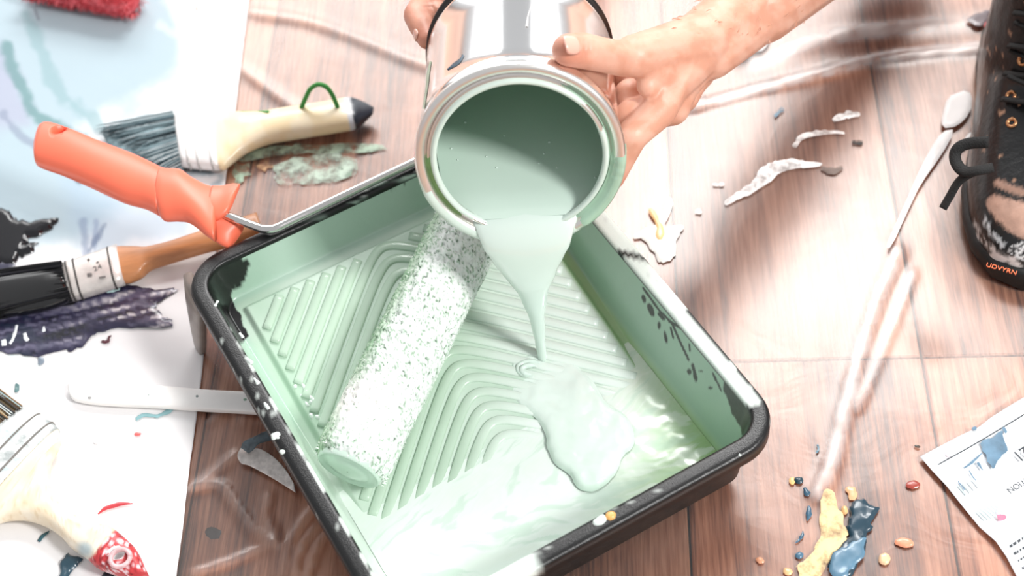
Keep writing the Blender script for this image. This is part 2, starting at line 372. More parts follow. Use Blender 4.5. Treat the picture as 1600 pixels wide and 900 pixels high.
# ================================================================ paint tray
TC = np.array([-.0383660, .6694882, 0]); TA = .428442; TW, TL, ZR = .31, .3725, .085
TE1 = np.array([math.cos(TA), math.sin(TA), 0]); TE2 = np.array([-math.sin(TA), math.cos(TA), 0])
def T2W(V):
    V = np.asarray(V, float); return TC+V[..., :1]*TE1+V[..., 1:2]*TE2+V[..., 2:3]*np.array([0, 0, 1.])
def rrect(x, y, hx, hy, r):
    qx, qy = np.abs(x)-hx+r, np.abs(y)-hy+r
    return np.hypot(np.maximum(qx, 0), np.maximum(qy, 0))+np.minimum(np.maximum(qx, qy), 0)-r
HX, HY = TW/2-.014, TL/2-.014
def zfloor(y):
    t = sstep(0, 1, 0)*0+np.clip((y+.075)/(.165+.075), 0, 1)
    return .010+.040*t
def tray_z(x, y, plateau=True):
    d = -rrect(x, y, HX, HY, .022); f = zfloor(y)
    pl = .0042*sstep(.0185, .0235, d)*sstep(-.098, -.085, y)
    wall = ZR-.002-np.maximum(d, 0)*4.6
    wall = np.maximum(wall, f-.02); k = .006
    h = np.clip(.5+.5*(wall-f)/k, 0, 1)
    return f*(1-h)+wall*h+k*h*(1-h)+pl
tray = root('paint_tray', TC, 'black plastic roller tray smeared inside with mint green paint', 'paint tray')
blackpl = mat('black_plastic', '#0d0d0e', .32, bump=.12, bscale=900)
_t = np.linspace(-1, 1, 370); gx = (HX+.001)*(1.42*_t-.42*_t**3); gy = np.linspace(-HY-.001, HY+.001, 440)
GX, GY = np.meshgrid(gx, gy); gxf, gyf = GX.ravel(), GY.ravel()
# clamp grid corners on to the rounded rectangle
def clampr(x, y, hx, hy, r):
    d = rrect(x, y, hx, hy, r); cx = np.clip(x, -hx+r, hx-r); cy = np.clip(y, -hy+r, hy-r); L = np.hypot(x-cx, y-cy)+1e-12
    s = np.where((d > 0), r/L, 1); return np.where(d > 0, cx+(x-cx)*s, x), np.where(d > 0, cy+(y-cy)*s, y)
gxf, gyf = clampr(gxf, gyf, HX, HY, .022)
zt = tray_z(gxf, gyf)
V = T2W(np.column_stack([gxf, gyf, zt])); q = project(V)
nz = fbm(gxf*40, gyf*40, 31, 4); nf = fbm(gxf*130, gyf*130, 35, 3)
d = -rrect(gxf, gyf, HX, HY, .022)
mint, pale, deep, olive = lin('#aec8b3'), lin('#d9e6dc'), lin('#6f9a82'), lin('#9dbf86')
C = np.tile(mint, (len(V), 1)); mixc = lambda C, m, c: C*(1-m[:, None])+c*m[:, None]
C = mixc(C, .55*sstep(.35, .65, fbm(gxf*14, gyf*9, 37)), pale)
C = mixc(C, .8*sstep(.02, .06, gxf)*sstep(-.1, .05, gyf+gxf*.4)*sstep(.022, .026, d), pale)
C = mixc(C, .8*(gxf > .11)*sstep(.011, .014, d)*sstep(.026, .021, d), olive)
C = mixc(C, .5*sstep(.016, .010, d)*sstep(.0, .05, gyf), lin('#9dbfae'))
C = mixc(C, .7*sstep(.014, .011, d)*(gxf > .10), lin('#86ac94'))  # right wall toned darker in the colour to stand in for shade
# places where no paint reached: black plastic shows
black = np.zeros(len(V))
def bl(poly, amp=5, soft=1.2): return sstep(soft, -soft, sdf(q, poly)+(fbm(q[:, 0]*.07, q[:, 1]*.07, 41, 4)-.5)*2*amp)
for poly in [[(306, 400), (345, 388), (392, 408), (382, 440), (362, 450), (366, 478), (380, 505), (388, 525), (368, 545), (340, 500), (300, 440)],
             [(1128, 585), (1140, 590), (1172, 640), (1180, 690), (1165, 690), (1150, 655), (1130, 612)],
             [(1162, 680), (1200, 660), (1200, 700), (1150, 720)]]:
    black = np.maximum(black, bl(poly))
for poly in [ell(1006, 467, 3, 7, -.3), ell(1017, 484, 4, 11, -.4), ell(1030, 508, 2.5, 6), ell(1040, 527, 2.5, 10, -.2), ell(1077, 581, 4, 5), ell(1086, 590, 3, 8, -.3), ell(1094, 580, 5, 1.5),
             ell(1110, 606, 4, 2), ell(1117, 590, 2, 10, -.4), ell(1124, 604, 2, 10, -.4), ell(640, 272, 12, 4, -.4), ell(610, 292, 14, 4, -.4), ell(570, 308, 26, 4, -.42), ell(616, 291, 3, 3), ell(633, 288, 3, 3)]:
    black = np.maximum(black, bl(poly, 1.5, .8))
for line, w_ in [([(1005, 450), (1030, 485), (1050, 505), (1063, 535), (1076, 562)], 1.6), ([(1030, 490), (1037, 498)], 2.5), ([(1046, 502), (1063, 512)], 2), ([(1048, 512), (1052, 528)], 1.4), ([(1077, 538), (1078, 548)], 1.2), ([(1095, 545), (1104, 560)], 1.2), ([(1082, 570), (1088, 592)], 2.2)]:
    black = np.maximum(black, sstep(w_+.8, w_-.4, dline(q, line)))
C = mixc(C, np.clip(black, 0, 1), lin('#0d0d0e'))
gridv = gridF(440, 370)
basin = mk('basin', V, gridv, mat('tray_paint', attr=True, rough=.28, coat=.25, bump=.12, bscale=160), tray, col=C)
# rim: flat lip with an outer rolled edge, swept round the rounded rectangle
def rr_path(hx, hy, r, n=10):
    out = []
    for cx, cy, a0 in [(hx-r, hy-r, 0), (-hx+r, hy-r, 90), (-hx+r, -hy+r, 180), (hx-r, -hy+r, 270)]:
        for k in range(n+1):
            a = math.radians(a0+90*k/n); out.append((cx+r*math.cos(a), cy+r*math.sin(a), math.cos(a), math.sin(a)))
    # subdivide straights
    res = []
    for i in range(len(out)):
        a, b = np.array(out[i]), np.array(out[(i+1) % len(out)]); L = np.hypot(*(a[:2]-b[:2])); m = max(1, int(L/.004))
        for k in range(m): res.append(a+(b-a)*k/m)
    return np.array(res)
rp = rr_path(HX, HY, .022)
prof = [(-.0005, -.004), (0, -.0012), (.0012, 0), (.003, .0002), (.0055, .0003), (.008, .0003), (.0110, .0003), (.0128, -.0006), (.0138, -.0028), (.0138, -.0125), (.0120, -.0125), (.0116, -.004), (.002, -.0025), (.0006, -.006)]
V = []
for (x, y, nx_, ny_) in rp:
    for o_, z_ in prof: V.append((x+nx_*o_, y+ny_*o_, ZR+z_))
V = T2W(V); q = project(V); lx = np.repeat(rp[:, 0], len(prof)); ly = np.repeat(rp[:, 1], len(prof)); lo = np.tile([p_[0] for p_ in prof], len(rp)); lz = np.tile([p_[1] for p_ in prof], len(rp))
C = np.tile(lin('#0c0c0d'), (len(V), 1)); onTop = (lz > -.003)
nn = fbm(lx*60+lo*200, ly*60+lo*90, 51, 3)
white = lin('#dfe9e2')
right = (lx > HX-.001)
m = right*onTop*sstep(-.168, -.150, ly+(nn-.5)*.05)*(1-sstep(.006, .002, np.abs(ly-.012+lo*1.2)))*sstep(1.2, .9, lo/.0138+(ly < -.06)*.35*(nn > .3))
C = mixc(C, np.clip(m, 0, 1), white)
m = (ly < -HY+.001)*onTop*sstep(-.04, -.05, lx+(nn-.5)*.01); C = mixc(C, m*1.0, white)
m = (ly > HY-.001)*onTop*sstep(.44, .58, nn)*sstep(-.06, .0, lx); C = mixc(C, m, lin('#b9d2c3'))
m = (lx < -HX+.001)*onTop*(lo < .0015)*sstep(.52, .58, fbm(ly*75, lo*10, 57, 3))*sstep(.13, .05, ly); C = mixc(C, m, white)
C = mixc(C, (np.random.default_rng(3).random(len(V)) < .02)*.6*(lz > -.004), lin('#c8cfca'))
rim = mk('rim', V, gridF(len(rp), len(prof), False)+[[(len(rp)-1)*len(prof)+j, (len(rp)-1)*len(prof)+j+1, j+1, j] for j in range(len(prof)-1)], mat('tray_rim', attr=True, rough=.3, bump=.15, bscale=1200), tray, col=C)
# underside shell
V = []; F = []
hs = [(0, ZR-.004), (.007, .05), (.0145, .004)]
rp2 = rr_path(HX+.002, HY+.002, .024); m = len(rp2)
for k, (ins, z_) in enumerate(hs):
    for (x, y, nx_, ny_) in rp2:
        zz = z_ if k < 2 else max(.0035, zfloor(y)-.007)
        if k == 1: zz = zfloor(y)+.30*(ZR-zfloor(y))-.013
        V.append((x-nx_*ins, y-ny_*ins, zz))
F = gridF(3, m, True)+[[2*m+j for j in range(m)]]
shell = mk('outer_shell', T2W(V), F, mat('black_plastic_scuffed', '#121110', .38, var=.5, vscale=70, bump=.2, bscale=300), tray)
# legs at the shallow end
for s in (-1, 1):
    secs = []
    for z_, ox, wx, wy, oy in [(ZR-.005, .1485, .009, .034, -.020), (.055, .1535, .009, .030, -.019), (.020, .1590, .008, .020, -.017), (.0060, .1612, .007, .014, -.016), (.0022, .1616, .005, .010, -.016)]:
        a = np.linspace(0, 2*np.pi, 16, endpoint=False); ca, sa = np.cos(a), np.sin(a)
        secs.append(np.column_stack([s*ox+wx*.5*np.sign(ca)*np.abs(ca)**.5, TL/2+oy+wy*.5*np.sign(sa)*np.abs(sa)**.5, np.full(16, z_)]))
    mk('leg', T2W(np.vstack(secs)), loftF(5, 16), mat('leg_reflection_grey', '#8a7f78', .3, var=.25), tray)  # grey-brown leg colour stands in for reflections on it
# moulded chevron ribs
ribm = mat('rib_paint', attr=True, rough=.26, var=.05, vscale=30, coat=.25, bump=.1, bscale=160)
dy = .0135
for k in range(-9, 18):
    ya = .172-k*dy; runs = [[]]
    for x in np.linspace(-.19, .19, 140):
        y = ya-(math.sqrt(x*x+.012**2)-.012)
        dd = -rrect(np.array(x), np.array(y), HX, HY, .022)
        if dd < .0265 or y < -.094:
            if runs[-1]: runs.append([])
            continue
        runs[-1].append((x, y))
    for pts in runs:
        if len(pts) < 5: continue
        pts = np.array(pts); t = np.gradient(pts, axis=0); t /= np.linalg.norm(t, axis=1)[:, None]; n = np.column_stack([-t[:, 1], t[:, 0]])
        prof = [(-.0037, -.001), (-.0036, .0009), (-.0026, .0017), (.0026, .0017), (.0036, .0009), (.0037, -.001)]; V = []
        for (x, y), (a, b) in zip(pts, n):
            for o_, z_ in prof:
                xx, yy = x+a*o_, y+b*o_; V.append((xx, yy, float(zfloor(np.array(yy)))+.0042+z_))
        V = np.array(V); g_ = np.clip(sstep(-.03, .06, V[:, 0]+.5*(.06-V[:, 1])-.03)+.5*(fbm(V[:, 0]*22, V[:, 1]*22, 59)-.5), 0, 1)
        mk('rib', T2W(V), loftF(len(pts), 6), ribm, basin, col=lin('#b6cdb9')*(1-g_[:, None])+lin('#dfeae3')*g_[:, None])
# the pool of paint in the well
PZ = .0190
gx = np.linspace(-HX, HX, 260); gy = np.linspace(-HY, -.02, 190); GX, GY = np.meshgrid(gx, gy); x, y = GX.ravel(), GY.ravel()
V = T2W(np.column_stack([x, y, np.full(len(x), PZ)])); q = project(V)
wx = x+.02*(fbm(x*25, y*25, 61)-.5); wy = y+.02*(fbm(x*25, y*25, 63)-.5)
sw = fbm(wx*60+3*np.sin(wy*50), wy*90, 65, 4)
V[:, 2] += .0009*(fbm(wx*55, wy*55, 66, 3)-.5)
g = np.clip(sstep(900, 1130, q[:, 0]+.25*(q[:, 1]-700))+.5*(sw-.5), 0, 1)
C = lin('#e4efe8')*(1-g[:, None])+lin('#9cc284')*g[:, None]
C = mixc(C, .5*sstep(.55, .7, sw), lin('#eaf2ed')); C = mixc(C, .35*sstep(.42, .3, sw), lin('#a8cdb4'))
keep = (tray_z(x, y) < PZ+.003).reshape(190, 260)
F = [f for f in gridF(190, 260) if keep.ravel()[f].all()]
used = np.unique(np.array(F)); mp_ = -np.ones(len(V), int); mp_[used] = np.arange(len(used))
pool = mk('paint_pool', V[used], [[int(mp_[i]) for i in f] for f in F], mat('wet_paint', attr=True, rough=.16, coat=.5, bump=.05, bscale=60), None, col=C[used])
tag(pool, 'pale mint paint pooled in the deep end of the tray', 'paint')

# ================================================================ paint can
CD = 1.06; CC = PD(812, 248, CD)
v_ = CC-CAM; v_ /= np.linalg.norm(v_); up_ = CU-v_*(CU@v_); up_ /= np.linalg.norm(up_); rt_ = np.cross(v_, up_)
TILT = math.radians(31)
CN = -v_*math.cos(TILT)-up_*math.sin(TILT)          # out of the opening
CX = rt_; CY = np.cross(CN, CX)                      # local axes of the opening; CY points to the upper side in view
RO, RI, RB, CH = .0730, .0585, .0710, .158
def C2W(r, a, s):                                    # radius, angle from CX towards CY, distance in from the opening
    return CC+CX*(r*np.cos(a))[..., None]+CY*(r*np.sin(a))[..., None]-CN*np.asarray(s)[..., None]
def lathe(profile, a0=0, a1=2*np.pi, n=128, closed=True):
    prof = np.array(profile); a = np.linspace(a0, a1, n, endpoint=not closed)
    A, R = np.meshgrid(a, prof[:, 0], indexing='ij'); S = np.tile(prof[:, 1], (n, 1)); m = len(prof)
    V = C2W(R, A, S).reshape(-1, 3); F = gridF(n, m)
    if closed: F += [[(n-1)*m+j, (n-1)*m+j+1, j+1, j] for j in range(m-1)]
    return V, F
can = root('paint_can', C2W(np.array(0.), np.array(0.), np.array(CH)), 'shiny metal paint can tipped over the tray, held by two hands', 'paint can')
steel = mat('tin_plate', '#f2f2f2', .13, 1.0, bump=.03, bscale=25, var=.04, vscale=8)
steel2 = mat('rim_tin', '#efece8', .34, 1.0, bump=.05, bscale=60)
green_in = mat('can_paint_coat', '#7fae91', .25, var=.1, vscale=40, coat=.4)
body = mk('body', *lathe([(RB, .004), (RB, .014), (RB+.0006, .016), (RB, .018), (RB, .030), (RB, .07), (RB, .11), (RB, CH-.016), (RB+.0006, CH-.014), (RB, CH-.012), (RB, CH-.004)]), steel, can)
mk('bottom_seam', *lathe([(RB-.001, CH-.005), (RB+.0016, CH-.004), (RB+.002, CH-.001), (RB+.0014, CH+.001), (RB-.002, CH+.001), (RB-.003, CH-.002), (.03, CH-.0025), (.0005, CH-.0025)]), mat('seam_dark_steel', '#4a4644', .3, 1.0), can)
rimc = mk('rim', *lathe([(RB-.001, .008), (RO-.0006, .006), (RO+.0004, .0035), (RO+.0002, .001), (RO-.0012, -.0006), (RO-.0035, -.0009), (RO-.0056, -.0002), (RO-.0072, .0018), (RO-.0080, .0048), (RO-.0104, .0050), (RI+.0034, .0024), (RI+.0026, .0002), (RI+.0014, -.0005), (RI+.0004, .0000), (RI, .0012), (RI-.0002, .004), (RI+.0006, .0065), (RI+.0025, .0075)]), steel2, can)
mk('inner_coat', *lathe([(RI+.0008, .0068), (RI+.006, .009), (RB-.0012, .012), (RB-.0012, .06), (RB-.0012, .11), (RB-.0012, CH-.004), (.04, CH-.0035), (.0005, CH-.0035)]), green_in, can)
# green paint lying in the lid groove and over the rim
gp = mat('groove_paint', '#a8c9b2', .25, var=.12, vscale=50, coat=.4); gp2 = mat('groove_paint_deep', '#8fb87a', .3, var=.15, vscale=60)
wp = mat('rim_paint_pale', '#d5e6dc', .3, var=.05, vscale=60, coat=.3)
gpro = [(RO-.0060, .0006), (RO-.0074, .0032), (RO-.0088, .0042), (RO-.0102, .0040), (RI+.0036, .0018)]
full = [(RO+.0012, .0040), (RO+.0010, .0006), (RO-.0012, -.0014), (RO-.0036, -.0017), (RO-.0058, -.0008), (RO-.0076, .0024), (RO-.0100, .0032)]
inner = [(RI+.0036, .0018), (RI+.0026, -.0006), (RI+.0012, -.0012), (RI-.0004, -.0002), (RI-.0010, .0022)]
for k_, (pr, a0, a1, m_) in enumerate([(gpro, 176, 236, gp2), (gpro, -60, 74, gp), (full, -58, 8, gp), (inner, 20, 262, wp), (inner, -84, 34, wp), (full[:5], 196, 262, wp), (full, 240, 312, wp)]):
    n = 70; V, F = lathe(pr, math.radians(a0), math.radians(a1), n, False); t = np.linspace(0, 1, n); e_ = np.clip(sstep(0, .16, t)*sstep(0, .16, 1-t)-.5*np.clip(vnoise(t*22, t*0, k_)-.62, 0, 1), 0, 1)
    V = V-np.repeat((1-e_)*.0026, len(pr))[:, None]*CN; mk('paint_smear', V, F, m_, rimc)
# blue dab and dried runs on the side of the can
def hitcyl(px_, py_, r, far=False, want_n=False):
    d_ = ray(px_, py_); o_ = CAM-CC; da, oa = d_@CN, o_@CN; dp, op = d_-CN*da, o_-CN*oa
    A, B, Cq = dp@dp, 2*dp@op, op@op-r*r; D = B*B-4*A*Cq
    t = -B/(2*A) if D < 0 else (-B+(1 if far else -1)*math.sqrt(D))/(2*A)
    p = CAM+d_*t; n = (op+dp*t); n = n/np.linalg.norm(n); return (p, n) if want_n else p
def surfstroke(name, pts, w_, mt, lift=.0006):
    c = catmull(pts, 5); V = []
    for i, (a, b) in enumerate(c):
        ww = np.interp(i/(len(c)-1), np.linspace(0, 1, len(w_)), w_)
        t = c[min(i+1, len(c)-1)]-c[max(i-1, 0)]; t = t/np.linalg.norm(t); n = np.array([-t[1], t[0]])
        for s, l in ((-1, .0001), (-.4, lift), (.4, lift), (1, .0001)):
            p, nn_ = hitcyl(a+n[0]*ww*s, b+n[1]*ww*s, RB+.0002, want_n=True); V.append(p+nn_*l)
    return mk(name, V, gridF(len(c), 4), mt, body)
bluep = mat('dried_blue_paint', '#2f4c5e', .35, var=.3, vscale=120)
surfstroke('paint_dab', [(699, 109), (710, 101), (717, 96), (722, 90), (723, 86)], [.8, 3.2, 3, 1.5, 2], bluep)
surfstroke('paint_run', [(673, 96), (669, 115), (667, 135), (662, 170)], [1, 2.4, 2, 1], mat('dried_green_run', '#aebfa6', .4, var=.2))
surfstroke('paint_run', [(832, 0), (829, 12), (825, 25), (823, 42)], [.7, .6, 1, 2], mat('dried_white_paint', '#e9e7e4', .5))

# paint inside the can: level surface up to the lip
up = np.array([0, 0, 1.])
low = math.atan2(-(up@CY), -(up@CX))                # angle of the lowest lip point
LIP = C2W(np.array(RI), np.array(low), np.array(.001)); LZ = LIP[2]+.0125
Ri = RB-.0016
hor = CN-up*(CN@up); hor /= np.linalg.norm(hor); sid = np.cross(up, hor)   # outward horizontal, sideways
V = []; rows = 60; colsn = 41; cs = -CN@up; 
tmax = None
def half_width(t):
    # point on the level surface at horizontal distance t inwards from the lip; centre, depth into the can, half width inside the can
    p = np.array([LIP[0], LIP[1], LZ])-hor*t; rel = p-CC; s = -(rel@CN); p = p-sid*(rel@sid); rel = p-CC
    e = rel-CN*(rel@CN); rad = RI+(Ri-RI)*float(sstep(.006, .011, s)); return p, s, math.sqrt(max(rad**2-e@e, 0))
ts = [t for t in np.linspace(-.004, .30, 500) if half_width(t)[1] < CH-.005 and half_width(t)[1] > .0005]
for t in ts[0]+(ts[-1]-ts[0])*np.linspace(0, 1, rows)**1.6:
    p, s, h = half_width(t)
    for u in np.linspace(-1, 1, colsn): V.append(p+sid*(u*h)-up*(.0042*max(0, 1-(t-ts[0])/.024)**2))
V = np.array(V); q = project(V)
hit = P(848, 562, .024)
lipo = C2W(np.array(RO+.002), np.array(low), np.array(.001))
def pxw(hw, c): return hw*((c-CAM)@CF)/FPX            # half width in metres of hw pixels at that point
pa_, _, ha_ = half_width(ts[0]+.022); pb_, _, hb_ = half_width(ts[0])
front = [(pa_-up*.0056, ha_*.8), (half_width(ts[0]+.010)[0]-up*.0066, hb_*1.02), (pb_-up*.0088+hor*.001, hb_*.97)]
for c, hw in [(pb_+hor*.0062-up*.0118, 75), (lipo+hor*.0050+up*.0046, 68), (lipo+hor*.0065-up*.0010, 62), (lipo+hor*.0085-up*.0080, 54), (lipo+hor*.010-up*.015, 44)]: front.append((c, pxw(hw, c)))
# stream: falls in a curve and narrows
A = front[-1][0]; n_s = 26; pathc = []; B_ = hit.copy()
pw = [(A, 44)]
for i in range(1, n_s+1):
    t = i/n_s; z = A[2]+(B_[2]-.002-A[2])*t; xy_ = A[:2]+(B_[:2]-A[:2])*(t**.55)
    pw.append((np.array([xy_[0], xy_[1], z]), float(np.interp(t, [0, .06, .14, .26, .4, .6, .85, 1], [44, 36, 29, 21, 14.5, 10, 7.5, 7]))))
strip = front[:-1]+[(c, pxw(h, c)) for c, h in pw]
skinV = []; seg = 24; a = np.linspace(0, 2*np.pi, seg, endpoint=False)
cent = np.array([c for c, _ in strip]); Tn = np.gradient(cent, axis=0); Tn /= np.linalg.norm(Tn, axis=1)[:, None]
sidh = sid if sid@CR > 0 else -sid
for i, (c, hw) in enumerate(strip):
    nrm = np.cross(Tn[i], sidh); nrm /= np.linalg.norm(nrm); th = .0046
    if i > 9: th = min(hw*.9, .0062)
    wob = 1+.04*math.sin(i*.9)
    skinV.append(c+np.cos(a)[:, None]*sidh*hw*wob+np.sin(a)[:, None]*nrm*th)
paintm = mat('fresh_paint', '#d9e9e0', .14, coat=.6)
pour = mk('poured_paint', np.vstack(skinV), loftF(len(skinV), seg), paintm)
tag(pour, 'pale green paint pouring from the can lip down into the tray', 'paint')
cp = mk('paint_surface', V, gridF(rows, colsn), mat('paint_in_can', '#d2e6da', .12, coat=.6, var=.03, vscale=14), pour)
bmq = bmesh.new(); bmq.from_mesh(cp.data); bmesh.ops.recalc_face_normals(bmq, faces=bmq.faces)
if sum(f.normal.z for f in bmq.faces) < 0: bmesh.ops.reverse_faces(bmq, faces=bmq.faces)
bmq.to_mesh(cp.data); bmq.free()
for bx_, by_, br_ in [(705, 232, 2.2), (727, 191, 2.6), (788, 212, 1.6), (760, 245, 1.8), (842, 255, 1.8), (858, 222, 2.4), (850, 240, 1.5), (930, 277, 2), (870, 262, 1.4), (776, 262, 1.4), (715, 250, 1.5)]:
    V, F = tube(np.array([P(bx_, by_, LZ)+up*h_ for h_ in (-.0006, .0002, .0006, .0009)]), np.array([1, .95, .7, .15])*br_*.00045, 10); mk('bubble', V, F, paintm, cp)
# fresh puddle where the stream lands, with folded coils
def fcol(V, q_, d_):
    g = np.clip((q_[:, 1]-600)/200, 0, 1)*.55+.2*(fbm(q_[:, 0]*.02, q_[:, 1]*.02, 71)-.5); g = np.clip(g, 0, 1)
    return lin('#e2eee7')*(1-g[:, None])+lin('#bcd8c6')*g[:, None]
pud = [(782, 585), (790, 560), (815, 548), (850, 550), (890, 560), (925, 590), (945, 630), (975, 645), (990, 665), (992, 700), (972, 712), (965, 738), (940, 765), (915, 770), (898, 760), (893, 742), (868, 728), (856, 705), (852, 675), (835, 650), (800, 628)]
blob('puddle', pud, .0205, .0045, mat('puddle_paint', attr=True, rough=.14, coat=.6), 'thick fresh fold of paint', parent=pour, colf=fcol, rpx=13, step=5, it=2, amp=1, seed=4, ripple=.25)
for k, (r1, r2) in enumerate([(30, 13), (24, 10), (18, 8), (12, 5)]):
    pth = []
    for a_ in np.linspace(math.pi*.25, math.pi*1.55, 26):
        pth.append(P(832+r1*1.15*math.cos(a_)-k*1, 572-r2*1.4*math.sin(a_)+k*2, .0245+.0014*k))
    V, F = tube(np.array(pth), np.concatenate([np.linspace(.0004, .0022, 6), np.full(14, .0022), np.linspace(.0022, .0004, 6)]), 8); mk('paint_coil', V, F, paintm, pour)

# ================================================================ paint roller
rol = root('paint_roller', P(600, 560, .04), 'paint roller with orange handle and shaggy sleeve soaked in pale paint', 'paint roller')
RA, RBp = P(742, 335, .083), P(545, 733, .057)       # axle ends
ax = (RBp-RA); RL = np.linalg.norm(ax); ax /= RL
n_ = np.cross(ax, up); n_ /= np.linalg.norm(n_); b_ = np.cross(n_, ax)
RR = .0275; nu, na = 210, 150
U, Aa = np.meshgrid(np.linspace(0, RL, nu), np.linspace(0, 2*np.pi, na, endpoint=False), indexing='ij')
nz1 = vnoise(U*760, Aa*27.0, 81); nz2 = fbm(U*180, Aa*9, 83, 3); tuft = np.abs(nz1-.5)*2
endf = sstep(0, .008, U)*sstep(0, .008, RL-U)
R = RR-.004*(1-endf)+(-.0018*sstep(.55, .95, tuft)+.0016*(nz2-.5)*2+.0008*nz1)*1.0
V = RA+ax*U[..., None]+n_*(R*np.cos(Aa))[..., None]+b_*(R*np.sin(Aa))[..., None]; V = V.reshape(-1, 3); q = project(V)
sp = (nz1.ravel()+.35*(nz2.ravel()-.5))
C = np.tile(lin('#eef3ef'), (len(V), 1)); C = mixc(C, .6*sstep(.5, .8, nz2.ravel()), lin('#d4e5d8'))
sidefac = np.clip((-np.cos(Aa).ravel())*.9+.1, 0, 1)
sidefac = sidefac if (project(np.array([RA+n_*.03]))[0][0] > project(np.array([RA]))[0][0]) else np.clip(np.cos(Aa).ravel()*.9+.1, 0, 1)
C = mixc(C, .7*sstep(.25, .8, sidefac), lin('#9dbf98'))  # left side greener: partly paint, partly its shade put into the colour
bare = np.exp(-((q[:, 0]-560)/42)**2-((q[:, 1]-625)/30)**2)
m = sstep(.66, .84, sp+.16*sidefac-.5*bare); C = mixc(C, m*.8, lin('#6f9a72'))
C = mixc(C, sstep(.90, .96, sp-.4*bare)*.9, lin('#27452f')); C = mixc(C, np.clip(bare*1.4, 0, 1)*.8, lin('#f4efec'))
sl = mk('sleeve', V, gridF(nu, na, True), mat('nap', attr=True, rough=.6, bump=.25, bscale=500), rol, col=C)
# loose nap fibres, joined
Vs, Fs, Cs = [], [], []
for i in range(5200):
    u = random.uniform(.002, RL-.002); t = random.uniform(0, 2*math.pi); rad = n_*math.cos(t)+b_*math.sin(t); tan = -n_*math.sin(t)+b_*math.cos(t)
    p = RA+ax*u+rad*(RR-.001); tip = p+rad*random.uniform(.0012, .0032)+ax*random.uniform(-.002, .002)+tan*random.uniform(-.002, .002); w_ = .0005
    k = len(Vs); Vs += [p+ax*w_, p-ax*w_*.5+tan*w_, p-ax*w_*.5-tan*w_, tip]; Fs += [[k, k+1, k+3], [k+1, k+2, k+3], [k+2, k, k+3]]
    sf = .5-.5*math.cos(t) if sidefac[0] < .5 else .5+.5*math.cos(t)
    c = lin('#f2f5f2') if random.random() > .10+.35*sf*sf else lin('#7ea386'); Cs += [c]*4
fz = mk('nap_fibres', Vs, Fs, MATS['nap'], rol, smooth=False, col=np.array(Cs)); fz['kind'] = 'stuff'
# end cap
def disc(c, axis, prof, n=48):
    nn_ = np.cross(axis, up); nn_ /= np.linalg.norm(nn_); bb = np.cross(nn_, axis); a = np.linspace(0, 2*np.pi, n, endpoint=False); V = []
    for r, s in prof: V.append(c+axis*s+r*(np.cos(a)[:, None]*nn_+np.sin(a)[:, None]*bb))
    return np.vstack(V), gridF(len(prof), n, True)
capm = mat('end_cap_paint', '#c9ddd0', .25, var=.06, vscale=70, coat=.4)
V, F = disc(RBp, ax, [(.0245, -.003), (.0243, .0006), (.0232, .0016), (.0222, .0006), (.0205, -.0008), (.0160, .0008), (.0150, .0018), (.0090, .0024), (.0005, .0024)]); mk('end_cap', V, F, capm, rol)
V, F = disc(RA, -ax, [(.0245, -.003), (.0243, .0006), (.0200, .0016), (.0080, .002), (.0005, .002)]); mk('end_cap', V, F, capm, rol)
# bent steel rod
RZ = .0905
rod = [P(330, 327, .099), P(378, 346, .095), P(405, 356, RZ), P(418, 358.5, RZ), P(432, 356, RZ), P(455, 345, RZ), P(540, 304, RZ), P(645, 254, RZ), P(700, 228, RZ), P(745, 207, RZ+.003), P(772, 205, RZ+.004), P(790, 220, RZ+.003), P(788, 250, .090), P(770, 285, .087), RA-ax*.004, RA+ax*.01]
V, F = tube(catmull(rod, 6), .0034, 12); mk('rod', V, F, mat('chrome_rod', '#d8d6d4', .14, 1.0), rol)
# orange handle
om = mat('orange_plastic', '#f47558', .38, var=.03, vscale=20, sss=.0)
hp = [(62, 199, 53, 232), (68, 196, 55, 250), (80, 195, 60, 258), (110, 205, 95, 270), (160, 226, 140, 289), (210, 245, 190, 312), (240, 259, 225, 322), (258, 268, 248, 334)]
hz = [.098, .1, .101, .102, .102, .101, .1, .1]; ht = [.004, .009, .011, .0125, .0135, .0135, .0130, .0125]
han = loftpx('handle', hp, hz, ht, om, rol, n=28, e=2.4)
cyl = [P(98, 217, .06), P(98, 217, .14)]
V, F = tube(np.array([P(98, 217, .101)+up*-.04, P(98, 217, .101)+up*.04]), .0068, 24); cut(han, V, F)
gp_ = [(255, 266, 245, 330), (265, 268, 255, 341), (285, 270, 275, 341), (300, 280, 295, 345), (325, 292, 320, 365), (345, 294, 335, 376)]
loftpx('hand_guard', gp_, [.1, .1, .1, .1, .098, .096], [.0128, .014, .0145, .013, .011, .009], om, rol, n=28, e=2.2)
loftpx('hand_guard', [(335, 292, 325, 345), (350, 291, 342, 342), (364, 288, 358, 328), (375, 288, 372, 296)], [.099, .1, .102, .104], [.008, .006, .0045, .002], om, rol, n=20, e=2.2)
loftpx('hand_guard', [(350, 335, 322, 362), (368, 348, 326, 366), (381, 352, 338, 378), (377, 362, 350, 385), (366, 378, 358, 387)], [.092, .089, .086, .083, .081], [.007, .006, .005, .004, .002], om, rol, n=20, e=2.2)

